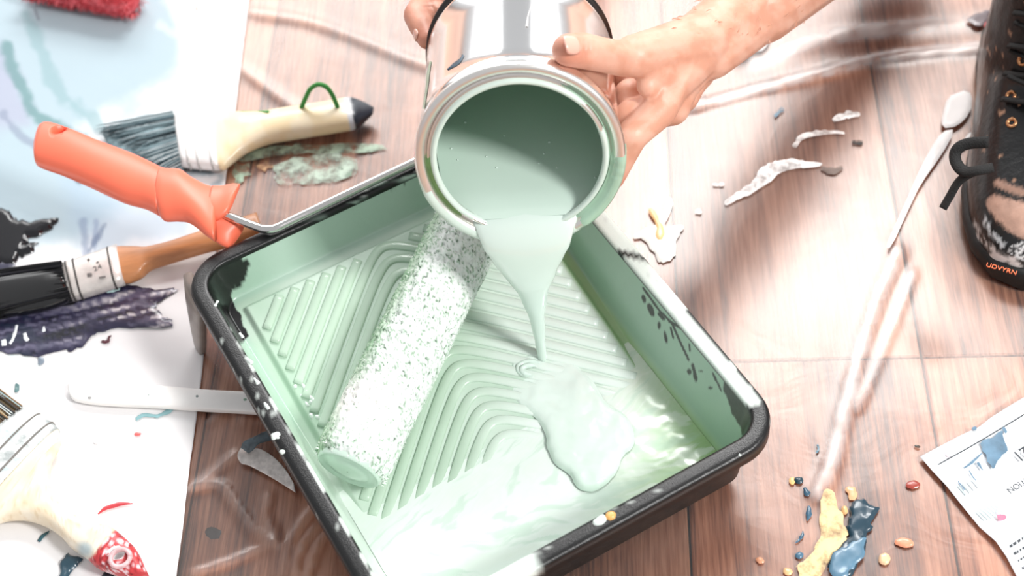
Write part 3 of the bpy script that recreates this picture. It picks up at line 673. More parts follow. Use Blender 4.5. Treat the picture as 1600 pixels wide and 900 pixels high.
# ================================================================ brushes
def bristles(name, base_pair, tip_pair, z0, z1, th0, th1, mt, parent, n=420, cols=('#222', ), r=.0005, curve=0):
    """one bundle of hairs between the ferrule mouth and the painted tips"""
    Vs, Fs, Cs = [], [], []; cl = [lin(c) for c in cols]
    b0, b1, t0, t1 = [np.array(x, float) for x in (*base_pair, *tip_pair)]
    for i in range(n):
        u = random.random(); w_ = random.uniform(-1, 1); l = random.uniform(.82, 1.03)
        pts = []
        for s in np.linspace(0, 1, 5):
            s2 = s*l; B = b0+(b1-b0)*u; T_ = t0+(t1-t0)*np.clip(u+random.uniform(-.02, .02), 0, 1); p = B+(T_-B)*s2
            z = z0+(z1-z0)*s2; th = th0+(th1-th0)*s2; pts.append(P(p[0], p[1]+curve*s2*s2, z)+up*(th*w_))
        k = len(Vs); pts = np.array(pts); d_ = pts[-1]-pts[0]; d_ /= np.linalg.norm(d_); s_ = np.cross(d_, up); s_ /= np.linalg.norm(s_)
        for j, p in enumerate(pts):
            rr = r*(1 if j < 4 else .35); Vs += [p+s_*rr, p-s_*rr*.5+up*rr, p-s_*rr*.5-up*rr]
        for j in range(4):
            for e_ in range(3): Fs.append([k+j*3+e_, k+j*3+(e_+1) % 3, k+(j+1)*3+(e_+1) % 3, k+(j+1)*3+e_])
        c = cl[random.randrange(len(cl))]; Cs += [c]*15
    o = mk(name, Vs, Fs, mt, parent, col=np.array(Cs)); o['kind'] = 'stuff'; return o
hair = mat('bristle_hair', attr=True, rough=.45)
def nail(pxy, z, r, mt, parent, name='rivet'):
    parent = ([o for o in parent.children if o.name.startswith('ferrule' if name == 'rivet' else 'hanging_cord')] or [parent])[0]; V, F = disc(P(*pxy, z), up, [(r, -.001), (r, .0004), (r*.6, .0009), (.0002, .001)], 14); return mk(name, V, F, mt, parent)
def ferrule_bands(pairs, z, th, mt, parent):
    parent = [o for o in parent.children if o.name.startswith('ferrule')][0]
    for pr in pairs:
        a, b, c, d_ = pr; A, B = P(a, b, z), P(c, d_, z); ctr, h = (A+B)/2, (A-B)/2; t = np.linspace(0, 2*np.pi, 40); e = 3.2
        pth = [ctr+h*1.012*np.sign(math.cos(x))*abs(math.cos(x))**(2/e)+up*(th+.0002)*np.sign(math.sin(x))*abs(math.sin(x))**(2/e) for x in t]
        V, F = tube(np.array(pth), .0008, 6); mk('crimp_band', V, F, mt, parent)

# --- brush at the top with a green hanging cord
b1 = root('paint_brush', P(400, 210, ZP), 'flat paintbrush with pale wooden handle, dark blue tip and green hanging cord', 'paint brush', 'paintbrushes lying on the cover paper')
woodpale = mat('pale_beech', '#e2c290', .38, var=.1, vscale=30, stretch=(1, 8, 1, .3), coat=.2, ramp=None)
def tipcol(V):
    q_ = project(V); c = np.tile(lin('#f0d9b0'), (len(V), 1)); nn_ = fbm(q_[:, 0]*.05, q_[:, 1]*.05, 90)
    c = mixc(c, .5*sstep(.45, .7, nn_), lin('#f7ecd6')); e_ = q_[:, 0]-.12*(q_[:, 1]-170)+(nn_-.5)*8
    c = mixc(c, sstep(541, 544, e_)*sstep(553, 551, e_), lin('#d3d4d8')); return mixc(c, sstep(549, 552, e_), lin('#132231'))
hb = [(322, 168, 340, 262), (335, 172, 350, 264), (348, 175, 362, 254), (372, 178, 385, 236), (410, 178, 418, 221), (450, 172, 455, 214), (490, 166, 495, 208), (525, 160, 532, 202), (548, 156, 556, 198), (566, 160, 568, 190), (584, 168, 582, 178)]
hb1 = loftpx('handle', hb, [.0135, .0135, .014, .015, .016, .017, .018, .018, .017, .016, .015], [.0075, .008, .009, .010, .0105, .0105, .010, .010, .009, .006, .002], mat('beech_dipped', attr=True, rough=.35, coat=.25), b1, n=24, colf=tipcol, sub=8)
whitef = mat('painted_ferrule', '#eceae8', .4, .2, var=.12, vscale=90, bump=.1, bscale=120)
loftpx('ferrule', [(272, 183, 282, 258), (300, 174, 312, 262), (330, 168, 343, 264)], .0135, .0085, whitef, b1, n=28, e=3.2, sub=4)
ferrule_bands([(285, 178, 297, 261), (300, 174, 312, 262), (320, 170, 333, 263)], .0135, .0085, mat('ferrule_edge', '#bfbdbb', .35, .6), b1)
nail((337, 250), .0222, .0016, mat('rusty_nail', '#6b4a30', .5, .5), b1); nail((326, 190), .0222, .0016, MATS['rusty_nail'], b1)
loftpx('bristle_core', [(274, 186, 283, 256), (240, 180, 255, 262), (205, 188, 215, 256), (160, 208, 175, 240)], [.0135, .013, .012, .010], [.007, .008, .006, .003], mat('bristle_core_blue', '#7f969c', .6, var=.5, vscale=170), b1, sub=4)
bristles('bristles', [(274, 184), (284, 258)], [(155, 205), (250, 276)], .0140, .0105, .0095, .008, hair, b1, n=1300, cols=('#7d979e', '#3d565e', '#aebfc4', '#8fa5ab', '#ccd6d8', '#1c2e35'), r=.0006)
green = mat('green_cord', '#3f9b46', .7, bump=.4, bscale=900)
c_ = catmull([P(471, 168, .027), P(478, 152, .037), P(485, 139, .046), P(497, 132, .051), P(510, 136, .049), P(519, 148, .041), P(528, 168, .027)], 6)
V, F = tube(c_, .0021, 10); mk('hanging_cord', V, F, green, b1)
V, F = tube(catmull([P(376, 176, .020), P(400, 176, .022), P(420, 175, .0265)], 5), .0016, 8); mk('hanging_cord', V, F, green, b1)
nail((528, 170), .0268, .0030, mat('cord_knot', '#1f5a2b', .6), b1, 'cord_knot')

# --- black brush on the left
b2 = root('paint_brush', P(180, 420, ZP), 'flat paintbrush with brown handle and bristles drenched in black paint', 'paint brush', 'paintbrushes lying on the cover paper')
brown = mat('brown_beech', '#b57a4e', .4, var=.18, vscale=40, stretch=(1, 6, 1, .3), coat=.2)
loftpx('handle', [(180, 387, 192, 441), (196, 387, 203, 440), (214, 388, 220, 432), (232, 389, 236, 418), (265, 381, 270, 407), (310, 366, 316, 393), (345, 355, 352, 384), (375, 345, 383, 373), (402, 335, 411, 363)],
       [.014, .014, .0145, .015, .017, .019, .020, .021, .021], [.0075, .008, .0085, .0085, .008, .008, .008, .008, .007], brown, b2, n=24, sub=6)
loftpx('ferrule', [(98, 415, 112, 468), (140, 401, 152, 456), (184, 385, 195, 442)], .0135, .0085, mat('worn_ferrule', '#d5cfca', .35, .35, var=.22, vscale=70, bump=.15, bscale=100), b2, n=28, e=3.2, sub=4)
dk = mat('ferrule_groove', '#4a4846', .5, .4)
ferrule_bands([(104, 413, 117, 467), (116, 409, 128, 464), (170, 391, 181, 447)], .0135, .0085, dk, b2)
nail((181, 397), .0223, .0015, MATS['rusty_nail'], b2); nail((184, 417), .0223, .0017, MATS['rusty_nail'], b2)
blk = mat('black_paint_wet', '#08080a', .18, coat=.6, var=.3, vscale=60)
loftpx('bristle_core', [(100, 417, 113, 467), (60, 424, 75, 482), (0, 432, 15, 492), (-60, 440, -50, 498)], [.0135, .013, .012, .010], [.008, .009, .008, .005], blk, b2, sub=4)
bristles('bristles', [(100, 416), (113, 468)], [(-60, 436), (-40, 505)], .0135, .010, .0085, .007, hair, b2, n=500, cols=('#060608', '#101014', '#0a0a0c', '#1c1c24'), r=.0006)
def textobj(name, s, px1, px2, z, size_px, mt, parent, depth=.0001, flip=False):
    """printed characters lying on a level face, reading from px1 towards px2"""
    cu = bpy.data.curves.new(name, 'FONT'); cu.body = s; cu.extrude = depth; o = bpy.data.objects.new(name, cu); COL.objects.link(o)
    A, B = P(*px1, z), P(*px2, z); d_ = (B-A)/np.linalg.norm(B-A); cu.size = 1
    cu.size = size_px*((A-CAM)@CF)/FPX; o.parent = parent; o.location = A-wloc(parent); o.rotation_euler = (0, 0, math.atan2(d_[1], d_[0])); cu.materials.append(mt)
    bpy.context.view_layer.update(); me = bpy.data.meshes.new_from_object(o.evaluated_get(bpy.context.evaluated_depsgraph_get())); n = bpy.data.objects.new(name, me); COL.objects.link(n)
    n.parent = parent; n.location = o.location; n.rotation_euler = o.rotation_euler; bpy.data.objects.remove(o); n.name = name; return n
inkg = mat('grey_ink', '#6a6563', .6)
textobj('size_mark', '24', (147, 424), (161, 418), .0223, 14, inkg, b2)
for line, w_ in [([(136, 430), (144, 429)], 3), ([(150, 411), (154, 409)], 1.6), ([(155, 434), (165, 432)], 1.5), ([(136, 407), (140, 404)], 2)]:
    blob('paint_speck', stroke([line[0], line[1]], w_), .0222, .0004, inkg, None, parent=b2, rpx=2, step=2, it=1, amp=.5)

# --- brush bottom left with the red end
b3 = root('paint_brush', P(90, 770, ZP), 'wide paintbrush with cream handle whose holed end is caked in red paint', 'paint brush', 'paintbrushes lying on the cover paper')
def redcol(V):
    q_ = project(V); c = np.tile(lin('#ead9bd'), (len(V), 1)); nn_ = fbm(q_[:, 0]*.06, q_[:, 1]*.06, 95)
    c = mixc(c, .6*sstep(.45, .7, nn_), lin('#f3ead9')); c = mixc(c, .35*sstep(.62, .72, fbm(q_[:, 0]*.2, q_[:, 1]*.2, 96)), lin('#c9a878'))
    s = (q_[:, 0]-140)*.80+(q_[:, 1]-850)*.60
    r_ = sstep(14, 18, s+(nn_-.5)*10); c = mixc(c, r_, lin('#c23a3e')); n3 = fbm(q_[:, 0]*.22, q_[:, 1]*.22, 98, 3)
    c = mixc(c, r_*sstep(.58, .64, n3), lin('#f0d8dc')); c = mixc(c, r_*sstep(.36, .30, n3), lin('#8d1f26'))
    return mixc(c, sstep(20, 4, np.hypot(q_[:, 0]-133, q_[:, 1]-858))*.8*(1-r_), lin('#9fb6bf'))
loftpx('handle', [(92, 672, -40, 815), (95, 690, -10, 818), (84, 705, 12, 813), (77, 735, 40, 812), (80, 765, 68, 820), (92, 785, 92, 835), (118, 806, 112, 856), (150, 818, 130, 868), (172, 824, 138, 874), (196, 842, 150, 885), (215, 862, 168, 893), (232, 898, 205, 905)],
       [.015, .015, .015, .0155, .016, .0165, .017, .018, .018, .018, .017, .016], [.008, .0085, .009, .0095, .010, .010, .010, .0105, .0105, .010, .009, .006], mat('cream_dipped', attr=True, rough=.4, bump=.15, bscale=150), b3, n=36, sub=8, colf=redcol)
hh = [o for o in b3.children if o.name.startswith('handle')][0]
V, F = tube(np.array([P(188, 872, .018)-up*.03, P(188, 872, .018)+up*.03]), .0052, 20); cut(hh, V, F)
ring = np.array([P(188, 872, .0275)+.0070*np.array([math.cos(a), math.sin(a), 0]) for a in np.linspace(0, 2*np.pi, 28)])
V, F = tube(ring, .0018, 8); mk('paint_crust', V, F, mat('pinkish_crust', '#e3b6b8', .4, var=.3, vscale=200), b3)
loftpx('ferrule', [(93, 671, -42, 816), (70, 652, -62, 795), (38, 640, -90, 770)], .0145, .0095, mat('crusty_ferrule', '#d9dcda', .4, .3, bump=.35, bscale=160, vscale=55, ramp=[(.3, '#8f9a9a'), (.5, '#dfe1df'), (.66, '#c2d4d5')]), b3, n=32, e=3.2, sub=4)
ferrule_bands([(84, 664, -50, 806), (64, 651, -68, 790)], .0145, .0095, mat('crusty_groove', '#77736e', .5, .3), b3)
nail((38, 699), .0243, .0018, MATS['rusty_nail'], b3)
loftpx('bristle_core', [(38, 641, -90, 770), (15, 628, -120, 750), (-40, 600, -160, 700)], .0145, .0085, mat('bristle_core_ochre', '#8a7a5e', .6, var=.5, vscale=200), b3, sub=3)
bristles('bristles', [(40, 642), (-90, 770)], [(-30, 590), (-180, 700)], .0145, .010, .009, .008, hair, b3, n=900, cols=('#8a6a44', '#5d4a38', '#b9a888', '#cfd6d4', '#3a3a3a', '#a3b7b8'), r=.0007)

# --- white stick
stk = root('stirring_stick', P(250, 620, ZP), 'white painted flat stirring stick half under the tray edge', 'stick')
loftpx('blade', [(106, 604, 107, 612), (110, 599, 112, 622), (122, 597, 125, 628), (160, 597, 165, 633), (240, 603, 245, 637), (320, 610, 322, 642), (390, 614, 392, 646), (420, 617, 422, 648)], .0085, [.001, .003, .0038, .004, .004, .004, .004, .004], mat('white_stick_paint', '#f8f6f3', .45, var=.05, vscale=40, bump=.1, bscale=80), stk, e=3.2).data.set_sharp_from_angle(angle=math.radians(20))
for (x, y, r_, c) in [(140, 621, 3, '#9a9a98'), (308, 619, 2.4, '#7d8a88'), (232, 617, 1.8, '#a9b3b0'), (383, 624, 3, '#8fae9a')]:
    blob('paint_speck', ell(x, y, r_, r_*.8), .0125, .0004, mat('speck'+c, c, .5), None, parent=stk, rpx=2, step=2, it=1, amp=.6)
# --- curled strip of sandpaper poking out by the tray
cs_ = root('sandpaper_strip', P(410, 720, .003), 'curled grey strip of worn sandpaper sticking out from under the tray', 'sandpaper')
grit = mat('grit_back', '#e6dfda', .8, var=.25, vscale=220, bump=.3, bscale=300)
loftpx('strip', [(376, 700, 389, 706), (371, 712, 388, 704), (377, 724, 394, 701), (390, 728, 408, 702), (420, 744, 430, 716), (445, 759, 447, 735), (462, 770, 459, 755)], [.012, .008, .006, .006, .0065, .0075, .0085], .0006, grit, cs_, n=16, e=4)
loftpx('strip', [(376, 700, 389, 708), (381, 690, 396, 703), (398, 682, 404, 694), (412, 675, 420, 689), (435, 668, 440, 684)], [.012, .016, .017, .016, .014], .0006, mat('grit_face', '#5f6b72', .7, var=.5, vscale=180, bump=.4, bscale=300), cs_, n=16, e=4)

# --- red shaggy roller sleeve at the top edge
red = root('roller_sleeve', P(150, -10, ZP), 'small shaggy red roller sleeve at the top left of the paper', 'roller sleeve')
rA, rB = P(40, -32, .0255), P(214, -3, .0255); rax = (rB-rA)/np.linalg.norm(rB-rA); rn = np.cross(rax, up); rn /= np.linalg.norm(rn); Lr = np.linalg.norm(rB-rA)
U, Aa = np.meshgrid(np.linspace(0, Lr, 90), np.linspace(0, 2*np.pi, 70, endpoint=False), indexing='ij')
R = .0175+.0035*(fbm(U*170, Aa*5, 101, 3)-.3)+.003*sstep(.5*Lr, Lr, U)
R = R*np.sqrt(np.clip(1-((U/Lr-.5)*2)**8, .05, 1)); V = (rA+rax*U[..., None]+rn*(R*np.cos(Aa))[..., None]+up*(R*np.sin(Aa))[..., None]).reshape(-1, 3)
cr = mixc(np.tile(lin('#b8323a'), (V.shape[0], 1)), sstep(.4, .7, fbm(U*120, Aa*8, 103).ravel()), lin('#d85f66'))
mk('sleeve', V, loftF(90, 70), mat('red_nap', attr=True, rough=.8, bump=.4, bscale=350), red, col=cr)
Vs, Fs, Cs = [], [], []
for i in range(2600):
    u = random.uniform(0, Lr); t = random.uniform(0, 2*math.pi); rad = rn*math.cos(t)+up*math.sin(t); p = rA+rax*u+rad*.0165
    tip = p+rad*random.uniform(.003, .007)+rax*random.uniform(-.003, .004)+up*random.uniform(-.002, 0); w_ = .0006; k = len(Vs); tan = np.cross(rax, rad)
    if tip[2] < ZP: tip[2] = ZP
    Vs += [p+rax*w_, p-rax*w_+tan*w_, p-rax*w_-tan*w_, tip]; Fs += [[k, k+1, k+3], [k+1, k+2, k+3], [k+2, k, k+3]]; Cs += [lin(random.choice(['#c23a42', '#8f2029', '#e27a80', '#d4525a']))]*4
fz = mk('nap_fibres', Vs, Fs, MATS['red_nap'], red, smooth=False, col=np.array(Cs)); fz['kind'] = 'stuff'

# ================================================================ printed sheet bottom right
pl = root('printed_sheet', P(1530, 780, .003), 'white printed sheet with the number 321 and blue paint on it', 'paper')
def sheet_blob():
    out = [(1437, 715), (1470, 699), (1500, 683), (1530, 668), (1548, 654), (1575, 637), (1600, 622), (1660, 590), (1760, 700), (1760, 900), (1680, 960), (1605, 945), (1590, 905), (1572, 872), (1555, 848), (1530, 825), (1503, 793), (1478, 762), (1455, 737)]
    V, F, q_, d_ = blobmesh(out, .0035, 0, rpx=6, step=7, it=0, amp=.4, seed=9); V[:, 2] += .004*np.exp(-d_/30)*(fbm(q_[:, 0]*.02, q_[:, 1]*.02, 5))
    o = mk('page', V, F, mat('printed_paper', '#eef1f4', .7, var=.02), pl); m_ = o.modifiers.new('t', 'SOLIDIFY'); m_.thickness = .0003; m_.offset = -1
    bm_ = bmesh.new(); bm_.from_mesh(o.data); bmesh.ops.recalc_face_normals(bm_, faces=bm_.faces)
    if sum(f.normal.z for f in bm_.faces) < 0: bmesh.ops.reverse_faces(bm_, faces=bm_.faces)
    bm_.to_mesh(o.data); bm_.free(); return o
page = sheet_blob(); ZT = .0062
ink = mat('print_ink', '#3c4146', .6)
def onpage(name, poly, mt, h=.00015, **k): return blob(name, poly, ZT, h, mt, None, parent=pl, rpx=2, it=k.pop('it', 1), **k)
page.data.update()
onpage('print_rule', stroke([(1466, 726), (1530, 690), (1610, 642)], .9), ink, step=6, amp=0, it=0)
bl_ = mat('blue_paint_thin', '#5b7d95', .45, var=.35, vscale=90)
onpage('paint_mark', [(1532, 690), (1540, 685), (1552, 684), (1560, 675), (1568, 672), (1566, 680), (1574, 694), (1573, 707), (1564, 712), (1558, 722), (1552, 735), (1547, 726), (1542, 718), (1540, 708), (1534, 704)], bl_, step=4, amp=2, seed=3)
for pl_ in [stroke([(1505, 732), (1513, 727), (1526, 716), (1534, 708)], [1, 2, .8]), stroke([(1514, 735), (1520, 745), (1526, 752)], [.8, 1.3, .6]), stroke([(1527, 722), (1531, 728), (1536, 735)], [2, 2.2, .6]), stroke([(1497, 752), (1503, 760), (1508, 766)], [.7, 1.2, .6]), ell(1522, 669, 4, 3), stroke([(1567, 668), (1573, 676)], [2.5, 2])]:
    onpage('paint_mark', pl_, bl_, step=3, amp=.6)
pk = mat('pink_paint_thin', '#e2748f', .5, var=.4, vscale=120)
onpage('paint_mark', [(1556, 805), (1566, 803), (1573, 808), (1570, 814), (1560, 815)], pk, step=3, amp=2); onpage('paint_mark', stroke([(1561, 790), (1560, 804)], [2, 3]), mat('pink_pale', '#efb9c6', .5), step=3, amp=1); onpage('paint_mark', ell(1482, 708, 4, 5), mat('pink_paler', '#f0d3da', .5), step=3, amp=1)
gm = mat('pale_bar_ink', '#b4c2c2', .6)
for i in range(6): onpage('print_bar', stroke([(1524+i*6, 797-i*1.5), (1541+i*6, 813-i*1.5)], 1.3), gm, step=4, amp=0, it=0)
for i in range(4): onpage('print_bar', stroke([(1496+i*7, 758-i*4), (1510+i*7, 774-i*4)], 1.2), gm, step=4, amp=0, it=0)
textobj('print_number', '321', (1612, 690), (1574, 713), ZT+.0003, 28, ink, pl)
textobj('print_word', 'RATION', (1612, 740), (1576, 762), ZT+.0003, 14, ink, pl)
rr_ = random.Random(5)
for i in range(5):                                      # lines of fine print too small to read
    x0, y0 = 1577+i*6.5, 852+i*11.5; x = 0
    while x0+x < 1640:
        wl = rr_.uniform(2, 5); onpage('fine_print', [(x0+x, y0-x*.6), (x0+x+wl, y0-(x+wl)*.6), (x0+x+wl+1.4, y0-(x+wl)*.6+4), (x0+x+1.4, y0-x*.6+4)], ink, step=9, amp=.6, it=0); x += wl+rr_.uniform(1, 2.4)

# ================================================================ boot at the right edge
boot = root('work_boot', P(1600, 300, .003), 'black lace-up work boot spattered with paint at the right edge', 'boot')
BO = P(1617, 455, 0); bh = np.array([.27, 1, 0]); bh /= np.linalg.norm(bh); bs = np.array([bh[1], -bh[0], 0])
def bsec(s, hw, H, z0=.016, off=0, n=28, e=.75):
    a = np.linspace(0, 2*np.pi, n, endpoint=False); c = np.sign(np.cos(a))*np.abs(np.cos(a))**.8; sn = np.sin(a); z = np.where(sn > 0, np.abs(sn)**e*(H-z0), -.004*np.abs(sn))
    return BO+bh*s+bs*off+np.outer(c*hw, bs)+np.outer(z+z0, up)
S = [bsec(*x) for x in [(.004, .020, .034), (.012, .036, .045), (.03, .047, .056), (.055, .0535, .062), (.085, .0555, .070), (.12, .054, .083), (.155, .050, .105), (.20, .046, .12), (.25, .044, .12), (.285, .036, .10), (.30, .018, .07)]]
foot = (np.vstack(S), loftF(len(S), 28))
sh = []
for z, s, fx, fy in [(.03, .21, .046, .075), (.07, .205, .048, .080), (.10, .205, .048, .072), (.13, .212, .047, .062), (.17, .22, .048, .060), (.21, .225, .050, .062), (.245, .228, .052, .064)]:
    a = np.linspace(0, 2*np.pi, 28, endpoint=False); sh.append(BO+bh*s+up*z+np.outer(np.cos(a)*fx, bs)+np.outer(np.sin(a)*fy, bh))
shaft = (np.vstack(sh), loftF(len(sh), 28))
up_o = mk('upper', *merge([foot, shaft]), mat('boot_leather', attr=True, rough=.33, bump=.3, bscale=160, coat=.1), boot)
remesh(up_o, .0028, 8)
V = verts(up_o); q = project(V); C = np.tile(lin('#0b0b0d'), (len(V), 1)); nn_ = fbm(q[:, 0]*.09, q[:, 1]*.09, 110, 4); nf = fbm(q[:, 0]*.25, q[:, 1]*.25, 112, 3)
def bm_(poly, amp=4, soft=1.5): return sstep(soft, -soft, sdf(q, poly)+(nn_-.5)*2*amp)
C = mixc(C, bm_([(1540, 318), (1552, 306), (1585, 312), (1640, 325), (1640, 375), (1600, 372), (1575, 360), (1552, 338)])*(.55+.5*nn_), lin('#c79f8c'))
C = mixc(C, bm_([(1548, 288), (1560, 280), (1600, 296), (1640, 300), (1640, 312), (1590, 305)], 3)*.8, lin('#a98472'))
C = mixc(C, bm_(stroke([(1520, 345), (1530, 370), (1550, 388), (1566, 394)], [3, 4, 3]), 4)*sstep(.42, .55, nf), lin('#d8d2cf'))
C = mixc(C, bm_(stroke([(1535, 335), (1545, 355), (1560, 375), (1572, 392)], [3, 4, 3]), 4)*sstep(.42, .55, nf), lin('#cfd3d6'))
C = mixc(C, bm_([(1512, 412), (1530, 398), (1550, 396), (1585, 402), (1602, 425), (1595, 430), (1575, 410), (1545, 408), (1540, 420), (1560, 432), (1585, 436), (1570, 443), (1540, 438), (1520, 425)], 3), lin('#ded5d2'))
C = mixc(C, bm_([(1570, 385), (1600, 380), (1640, 385), (1640, 410), (1600, 405), (1580, 400)], 3)*sstep(.5, .56, nf), lin('#e2e2e2'))
C = mixc(C, sstep(.78, .82, fbm(q[:, 0]*.1, q[:, 1]*.1, 115, 3))*.8*(q[:, 1] < 300), lin('#b98f74'))
setcol(up_o, C)
so = []
for s, hw in [(-.002, .016), (.006, .036), (.03, .051), (.06, .0575), (.09, .0585), (.13, .053), (.18, .044), (.24, .045), (.285, .039), (.305, .018)]:
    a = np.linspace(0, 2*np.pi, 20, endpoint=False); c = np.sign(np.cos(a))*np.abs(np.cos(a))**.5; sn = np.sign(np.sin(a))*np.abs(np.sin(a))**.5
    so.append(BO+bh*s+np.outer(c*hw, bs)+np.outer(sn*.0105+.0125, up))
mk('sole', np.vstack(so), loftF(len(so), 20), mat('sole_rubber', '#0a0a0a', .5, var=.3, vscale=80, bump=.3, bscale=120), boot)
lace = mat('black_lace', '#0a0a0a', .75, bump=.4, bscale=900)
def lacep(name, pts, r, flat=.45): V, F = tube(catmull(pts, 6), r, 10, flat); return mk(name, V, F, lace, boot)
lacep('lace_loop', [P(1552, 262, .120), P(1530, 266, .118), P(1508, 268, .113), P(1496, 258, .112), P(1492, 243, .114), P(1498, 231, .118), P(1515, 224, .122), P(1545, 222, .127)], .0046, .5)
lacep('lace_end', [P(1545, 262, .118), P(1518, 270, .112), P(1498, 284, .104), P(1484, 307, .095), P(1473, 326, .088)], .0044, .5)
for i, (s, z) in enumerate([(.118, .086), (.135, .098), (.146, .118), (.158, .142), (.162, .168), (.163, .195)]):
    for sg in (-1, 1):
        lacep('lace', [BO+bh*(s+.012)+bs*(.036*sg)+up*(z-.004), BO+bh*s+bs*(.016*sg)+up*(z+.007), BO+bh*(s+.006)-bs*(.010*sg)+up*(z+.014), BO+bh*(s+.022)-bs*(.034*sg)+up*(z+.012)], .0032, .6)
brass = mat('brass_eyelet', '#c9946a', .3, .9)
from mathutils.bvhtree import BVHTree
_V = verts(up_o); _bv = BVHTree.FromPolygons([Vector(v) for v in _V], [list(p.vertices) for p in up_o.data.polygons])
def on_boot(px_, py_):
    h_ = _bv.ray_cast(Vector(CAM), Vector(ray(px_, py_)).normalized()); return (np.array(h_[0]), np.array(h_[1])) if h_[0] is not None else (P(px_, py_, .1), np.array([0, 0, 1.]))
for (x, y) in [(1580, 150), (1581, 192), (1598, 95)]:
    p, n = on_boot(x, y); V, F = disc(p+n*.0004, n/np.linalg.norm(n), [(.0046, -.001), (.0046, .0008), (.0036, .0016), (.0022, .0008), (.0018, -.002)], 18); mk('eyelet', V, F, brass, boot)
om2 = mat('orange_print', '#e8662c', .45)
t_ = textobj('logo_print', 'UDVYRN', (1538, 415), (1578, 426), .034, 11, om2, boot, .0004)
pa, na_ = on_boot(1539, 419); pb, nb_ = on_boot(1577, 430); xx = pb-pa; xx /= np.linalg.norm(xx); nn_ = na_+nb_; nn_ = nn_-xx*(nn_@xx); nn_ /= np.linalg.norm(nn_); yy = np.cross(nn_, xx)
t_.rotation_euler = Matrix(((xx[0], yy[0], nn_[0]), (xx[1], yy[1], nn_[1]), (xx[2], yy[2], nn_[2]))).to_euler(); t_.location = pa+nn_*.0022-wloc(boot)

# ================================================================ hands holding the can
def skincol(V, seed, redspots=()):
    nn_ = fbm(V[:, 0]*90, V[:, 1]*90+V[:, 2]*60, seed, 4); c = np.tile(lin('#dda68e'), (len(V), 1))
    c = mixc(c, .45*sstep(.4, .7, nn_), lin('#e9bfab')); c = mixc(c, .35*sstep(.5, .3, nn_), lin('#c68a70'))
    for p, r_ in redspots: c = mixc(c, .6*np.exp(-(np.linalg.norm(V-p, axis=1)/r_)**2), lin('#d2755f'))
    return c
skin = mat('skin', attr=True, rough=.42, bump=.12, bscale=380, sss=.12, spec=.4)
def limb(chain):
    return [cone(a[0], b[0], a[1], b[1]) for a, b in zip(chain[:-1], chain[1:])]
def onc(px_, py_, r_, far=False, lift=0):
    p, n = hitcyl(px_, py_, RB, far, True); return p+n*(r_*.86+lift)
ca_ = lambda a_deg, s, r_: C2W(np.array(RB+r_*.90), np.array(math.radians(a_deg)), np.array(s))   # on the can wall
# --- the hand on the right, thumb across the can
th = [(onc(878, 97, .0115), .0114), (onc(896, 98, .0125), .0126), (onc(924, 101, .0124), .0122), (onc(948, 104, .013, lift=.002), .0132), (PD(990, 88, 1.098), .0160), (PD(1040, 78, 1.125), .0190), (PD(1092, 66, 1.155), .0230)]
wr = PD(1100, 68, 1.165)
idx = [(PD(1046, 128, 1.130), .0165), (PD(1030, 172, 1.120), .0135), (ca_(-8, .052, .0125), .0118), (ca_(-34, .050, .011), .0108), (ca_(-62, .052, .010), .0100), (ca_(-84, .056, .009), .0088)]
mid = [(PD(1062, 126, 1.155), .0165), (PD(1050, 168, 1.145), .0140), (ca_(-6, .076, .0125), .0122), (ca_(-34, .074, .011), .0112), (ca_(-64, .075, .010), .0104), (ca_(-88, .078, .009), .0090)]
rin = [(PD(1076, 120, 1.180), .0160), (PD(1066, 150, 1.172), .0135), (ca_(-2, .098, .0118), .0115), (ca_(-32, .097, .0105), .0106), (ca_(-60, .098, .0098), .0098), (ca_(-80, .100, .0088), .0086)]
pin = [(PD(1088, 112, 1.200), .0150), (PD(1078, 128, 1.197), .0118), (ca_(3, .119, .0100), .0100), (ca_(-26, .118, .0092), .0092), (ca_(-48, .119, .0086), .0084), (ca_(-64, .120, .008), .0075)]
parts = []
for ch in (th, idx, mid, rin, pin): parts += limb(ch)
for ch, r_ in ((idx, .0175), (mid, .0175), (rin, .017), (pin, .0155)): parts.append(cone(ch[0][0], wr, r_, .022))
parts += [cone(th[4][0], idx[0][0], .0120, .0150), cone(th[5][0], mid[0][0], .018, .016), cone(th[4][0]*.45+idx[1][0]*.55, th[5][0], .0085, .016)]
el = PD(1420, -175, 1.40)
fo1 = wr+(el-wr)*.22
side = CU*.004
parts += [cone(wr+side, fo1+side, .0235, .026), cone(wr-CU*.008+CR*.004, fo1-CU*.008, .0205, .025), cone(fo1, el, .034, .044)]
hand = mk('hand', *merge(parts), skin)
remesh(hand, .0017, 7)
V = verts(hand)
q = project(V)
# creases over the thumb joint and wrist folds pressed into the skin
def crease(V, q, line, depth, w_):
    d_ = dline(q, line); n = -(V-CAM); n /= np.linalg.norm(n, axis=1)[:, None]
    front_ = np.ones(len(V)); return V-n*(depth*np.exp(-(d_/w_)**2))[:, None]
for ln in [[(905, 66), (903, 84)], [(914, 64), (914, 88)], [(921, 67), (922, 86)], [(929, 66), (931, 84)], [(985, 46), (1005, 38), (1025, 42)], [(990, 52), (1012, 46)], [(1000, 58), (1022, 54)]]:
    V = crease(V, q, ln, .0011, 2.2)
for ln in [[(1055, 90), (1035, 150)], [(1085, 95), (1062, 160)]]:
    V = crease(V, q, ln, -.0012, 5)
setverts(hand, V)
C = skincol(V, 120, [(th[0][0], .012), (ca_(-40, .05, .01), .02), (PD(1000, 45, 1.13), .02)]); setcol(hand, C)
tag(hand, 'bare hand gripping the right side of the can, thumb across it', 'hand')
nm = mat('fingernail', '#ebb5a3', .25, coat=.3)
